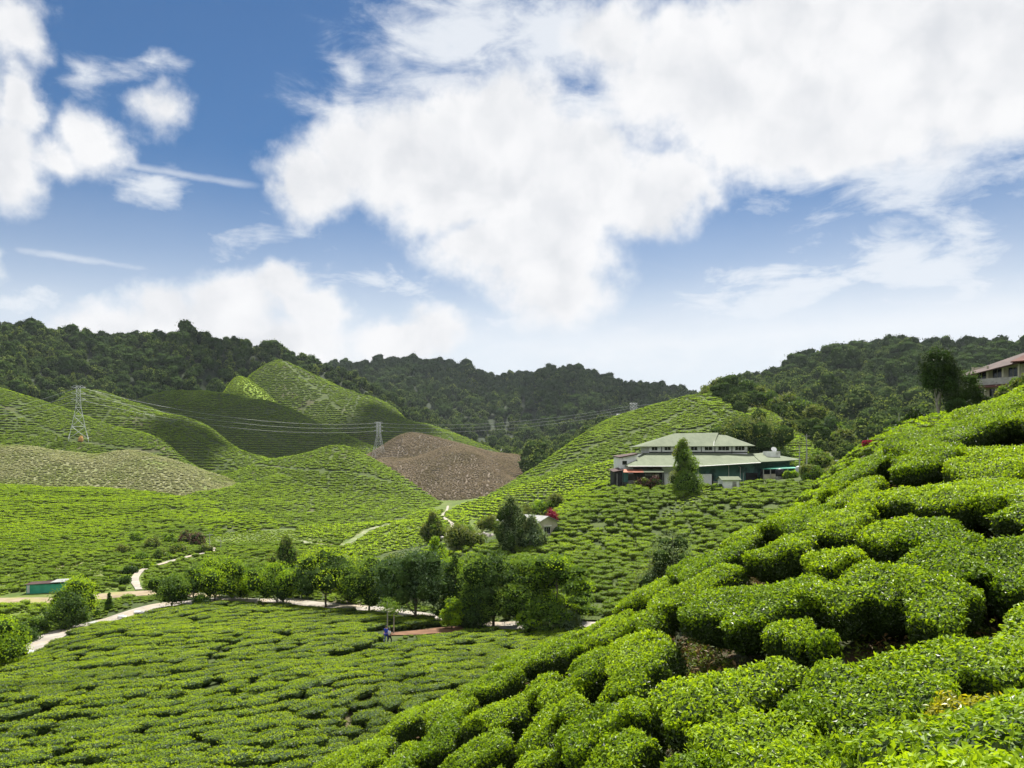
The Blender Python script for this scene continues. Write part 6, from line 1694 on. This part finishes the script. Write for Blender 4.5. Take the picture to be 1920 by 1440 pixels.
# field below: rows; the largest in view stand as things, the rest as one mass
o, yaw, tl = rows_on('field', 1.38, 1.15, -120, 1560, s0=.2, yk=-.15, xk=.11, y0=30, y1=104, beyond=-4, jit=.15, wig=.15, keep=.95)
FPX, FROW = frame_px(o[:, 0], o[:, 1], o[:, 2])
bare = in_poly(FPX, FROW, [(-50, 1400), (0, 1345), (120, 1330), (95, 1400), (-20, 1420)]) & (rng.random(len(o)) < .3)
bare |= in_poly(FPX, FROW, [(355, 1260), (445, 1198), (460, 1205), (370, 1270)]) & (rng.random(len(o)) < .8)
bare |= in_poly(FPX, FROW, [(715, 1212), (800, 1186), (930, 1174), (935, 1188), (800, 1204), (735, 1224)])
bare |= np.hypot(o[:, 0] - xy(727, 80)[0], o[:, 1] - 80) < 1.3
keep = clear_of(o) & ~bare
o, yaw, tl, FPX, FROW = o[keep], yaw[keep], tl[keep], FPX[keep], FROW[keep]
hid = np.array([SH['near'].z(o[:, 0] / o[:, 1] * t, np.full(len(o), t)) > o[:, 2] / o[:, 1] * t for t in np.arange(6, 22, .8)]).any(0)
vis = (FPX > -20) & (FPX < 1930) & (FROW < 1455) & ~hid
want = max(0, 299 - len(bushes))
order = np.argsort(np.where(vis, o[:, 1], 1e9))
ind = order[:min(want, int(vis.sum()))]
rest = np.setdiff1d(np.arange(len(o)), ind)
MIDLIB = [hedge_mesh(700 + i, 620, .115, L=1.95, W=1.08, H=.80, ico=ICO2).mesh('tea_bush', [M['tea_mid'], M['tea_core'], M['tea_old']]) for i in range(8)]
for k in ind:
    b = link('tea_bush', MIDLIB[k % 8]); s_ = rng.uniform(.85, 1.2)
    b.location = (o[k, 0], o[k, 1], o[k, 2] - .05)
    b.rotation_euler = (tl[k], 0, yaw[k] + rng.normal() * .08)
    b.scale = (s_ * rng.uniform(.95, 1.25), s_ * rng.uniform(.9, 1.1), s_ * rng.uniform(.85, 1.1))
    bushes.append([b, FPX[k], FROW[k], 1.5 * s_, 'field', False])
n = len(rest); r = rng; sc = r.uniform(.85, 1.2, n)
mass('tea_rows', '', o[rest, :3] - np.array([0, 0, .05]), np.stack([tl[rest], np.zeros(n), yaw[rest] + r.normal(size=n) * .08], 1),
     np.stack([sc * r.uniform(.95, 1.25, n), sc * r.uniform(.9, 1.1, n), sc * r.uniform(.85, 1.1, n)], 1), r.integers(0, 8, n), lib('field_bush', MIDLIB))
print('field', len(o), 'individual', len(ind))

for part_, band in (('near', 62), ('field', 30)):
    bs = [b for b in bushes if b[4] == part_]
    top = max(b[2] for b in bs)
    rows_ = {}
    for b in bs: rows_.setdefault(int((top - b[2]) // band), []).append(b)
    ws = sorted(b[3] for b in bs)
    for ri, key in enumerate(sorted(rows_)):
        for ci_, b in enumerate(sorted(rows_[key], key=lambda q: -q[1] if part_ == 'near' else q[1])):
            sz = 'small' if b[3] < ws[len(ws) // 3] else 'broad' if b[3] > ws[2 * len(ws) // 3] else 'rounded'
            if part_ == 'near':
                tone = 'yellowing' if b[5] else 'bright green'
                lb = '%s %s tea bush on near slope, %s from right in %s band from bottom' % (sz, tone, nth(ci_), nth(ri))
            else:
                lb = '%s green tea bush in lower field, %s from left in %s band from bottom' % (sz, nth(ci_), nth(ri))
            tag(b[0], lb, 'tea bush', 'tea bushes on the near slope' if part_ == 'near' else 'tea bushes at the front of the lower field')

# weeds and fallen leaf between the near bushes
WEED = []
for i in range(5):
    r = np.random.default_rng(70 + i); mb = MB(); n = 46
    P = np.stack([r.normal(size=n) * .13, r.normal(size=n) * .13, np.abs(r.normal(size=n)) * .07], 1)
    add_leaves(mb, P, r.normal(size=(n, 3)) * .8 + np.array([0, 0, 1]), r.uniform(.03, .075, n), .013, r, 0, .2, .1, .5)
    WEED.append(mb.mesh('weed', [M['weed_leaf'] if i < 3 else M['dry_leaf']]))
n = 16000
X = rng.uniform(-8, 15, n); Y = rng.uniform(4, 20, n); Z_ = SH['near'].z(X, Y)
wpx, wrow = frame_px(X, Y, Z_); ok = (wpx > 400) & (wpx < 2000) & (Y < SH['near'].crest(wpx)) & (fbm(X * .9, Y * .9, 3, 4) > -.22)
bx = np.array([(b[0], b[1], b[2]) for b in near])
dmin = np.concatenate([(np.hypot(X[k:k + 2000, None] - bx[None, :, 0], Y[k:k + 2000, None] - bx[None, :, 1]) - bx[None, :, 2] * .36).min(1) for k in range(0, n, 2000)])
ok &= dmin > 0
X, Y, Z_ = X[ok], Y[ok], Z_[ok]; n = len(X); sc = rng.uniform(.7, 1.7, n)
mass('undergrowth', '', np.stack([X, Y, Z_], 1), np.stack([rng.normal(size=n) * .2, rng.normal(size=n) * .2, rng.uniform(0, 6.28, n)], 1), np.stack([sc, sc, sc], 1), rng.integers(0, 5, n), lib('weeds', WEED))
print('weeds', n)
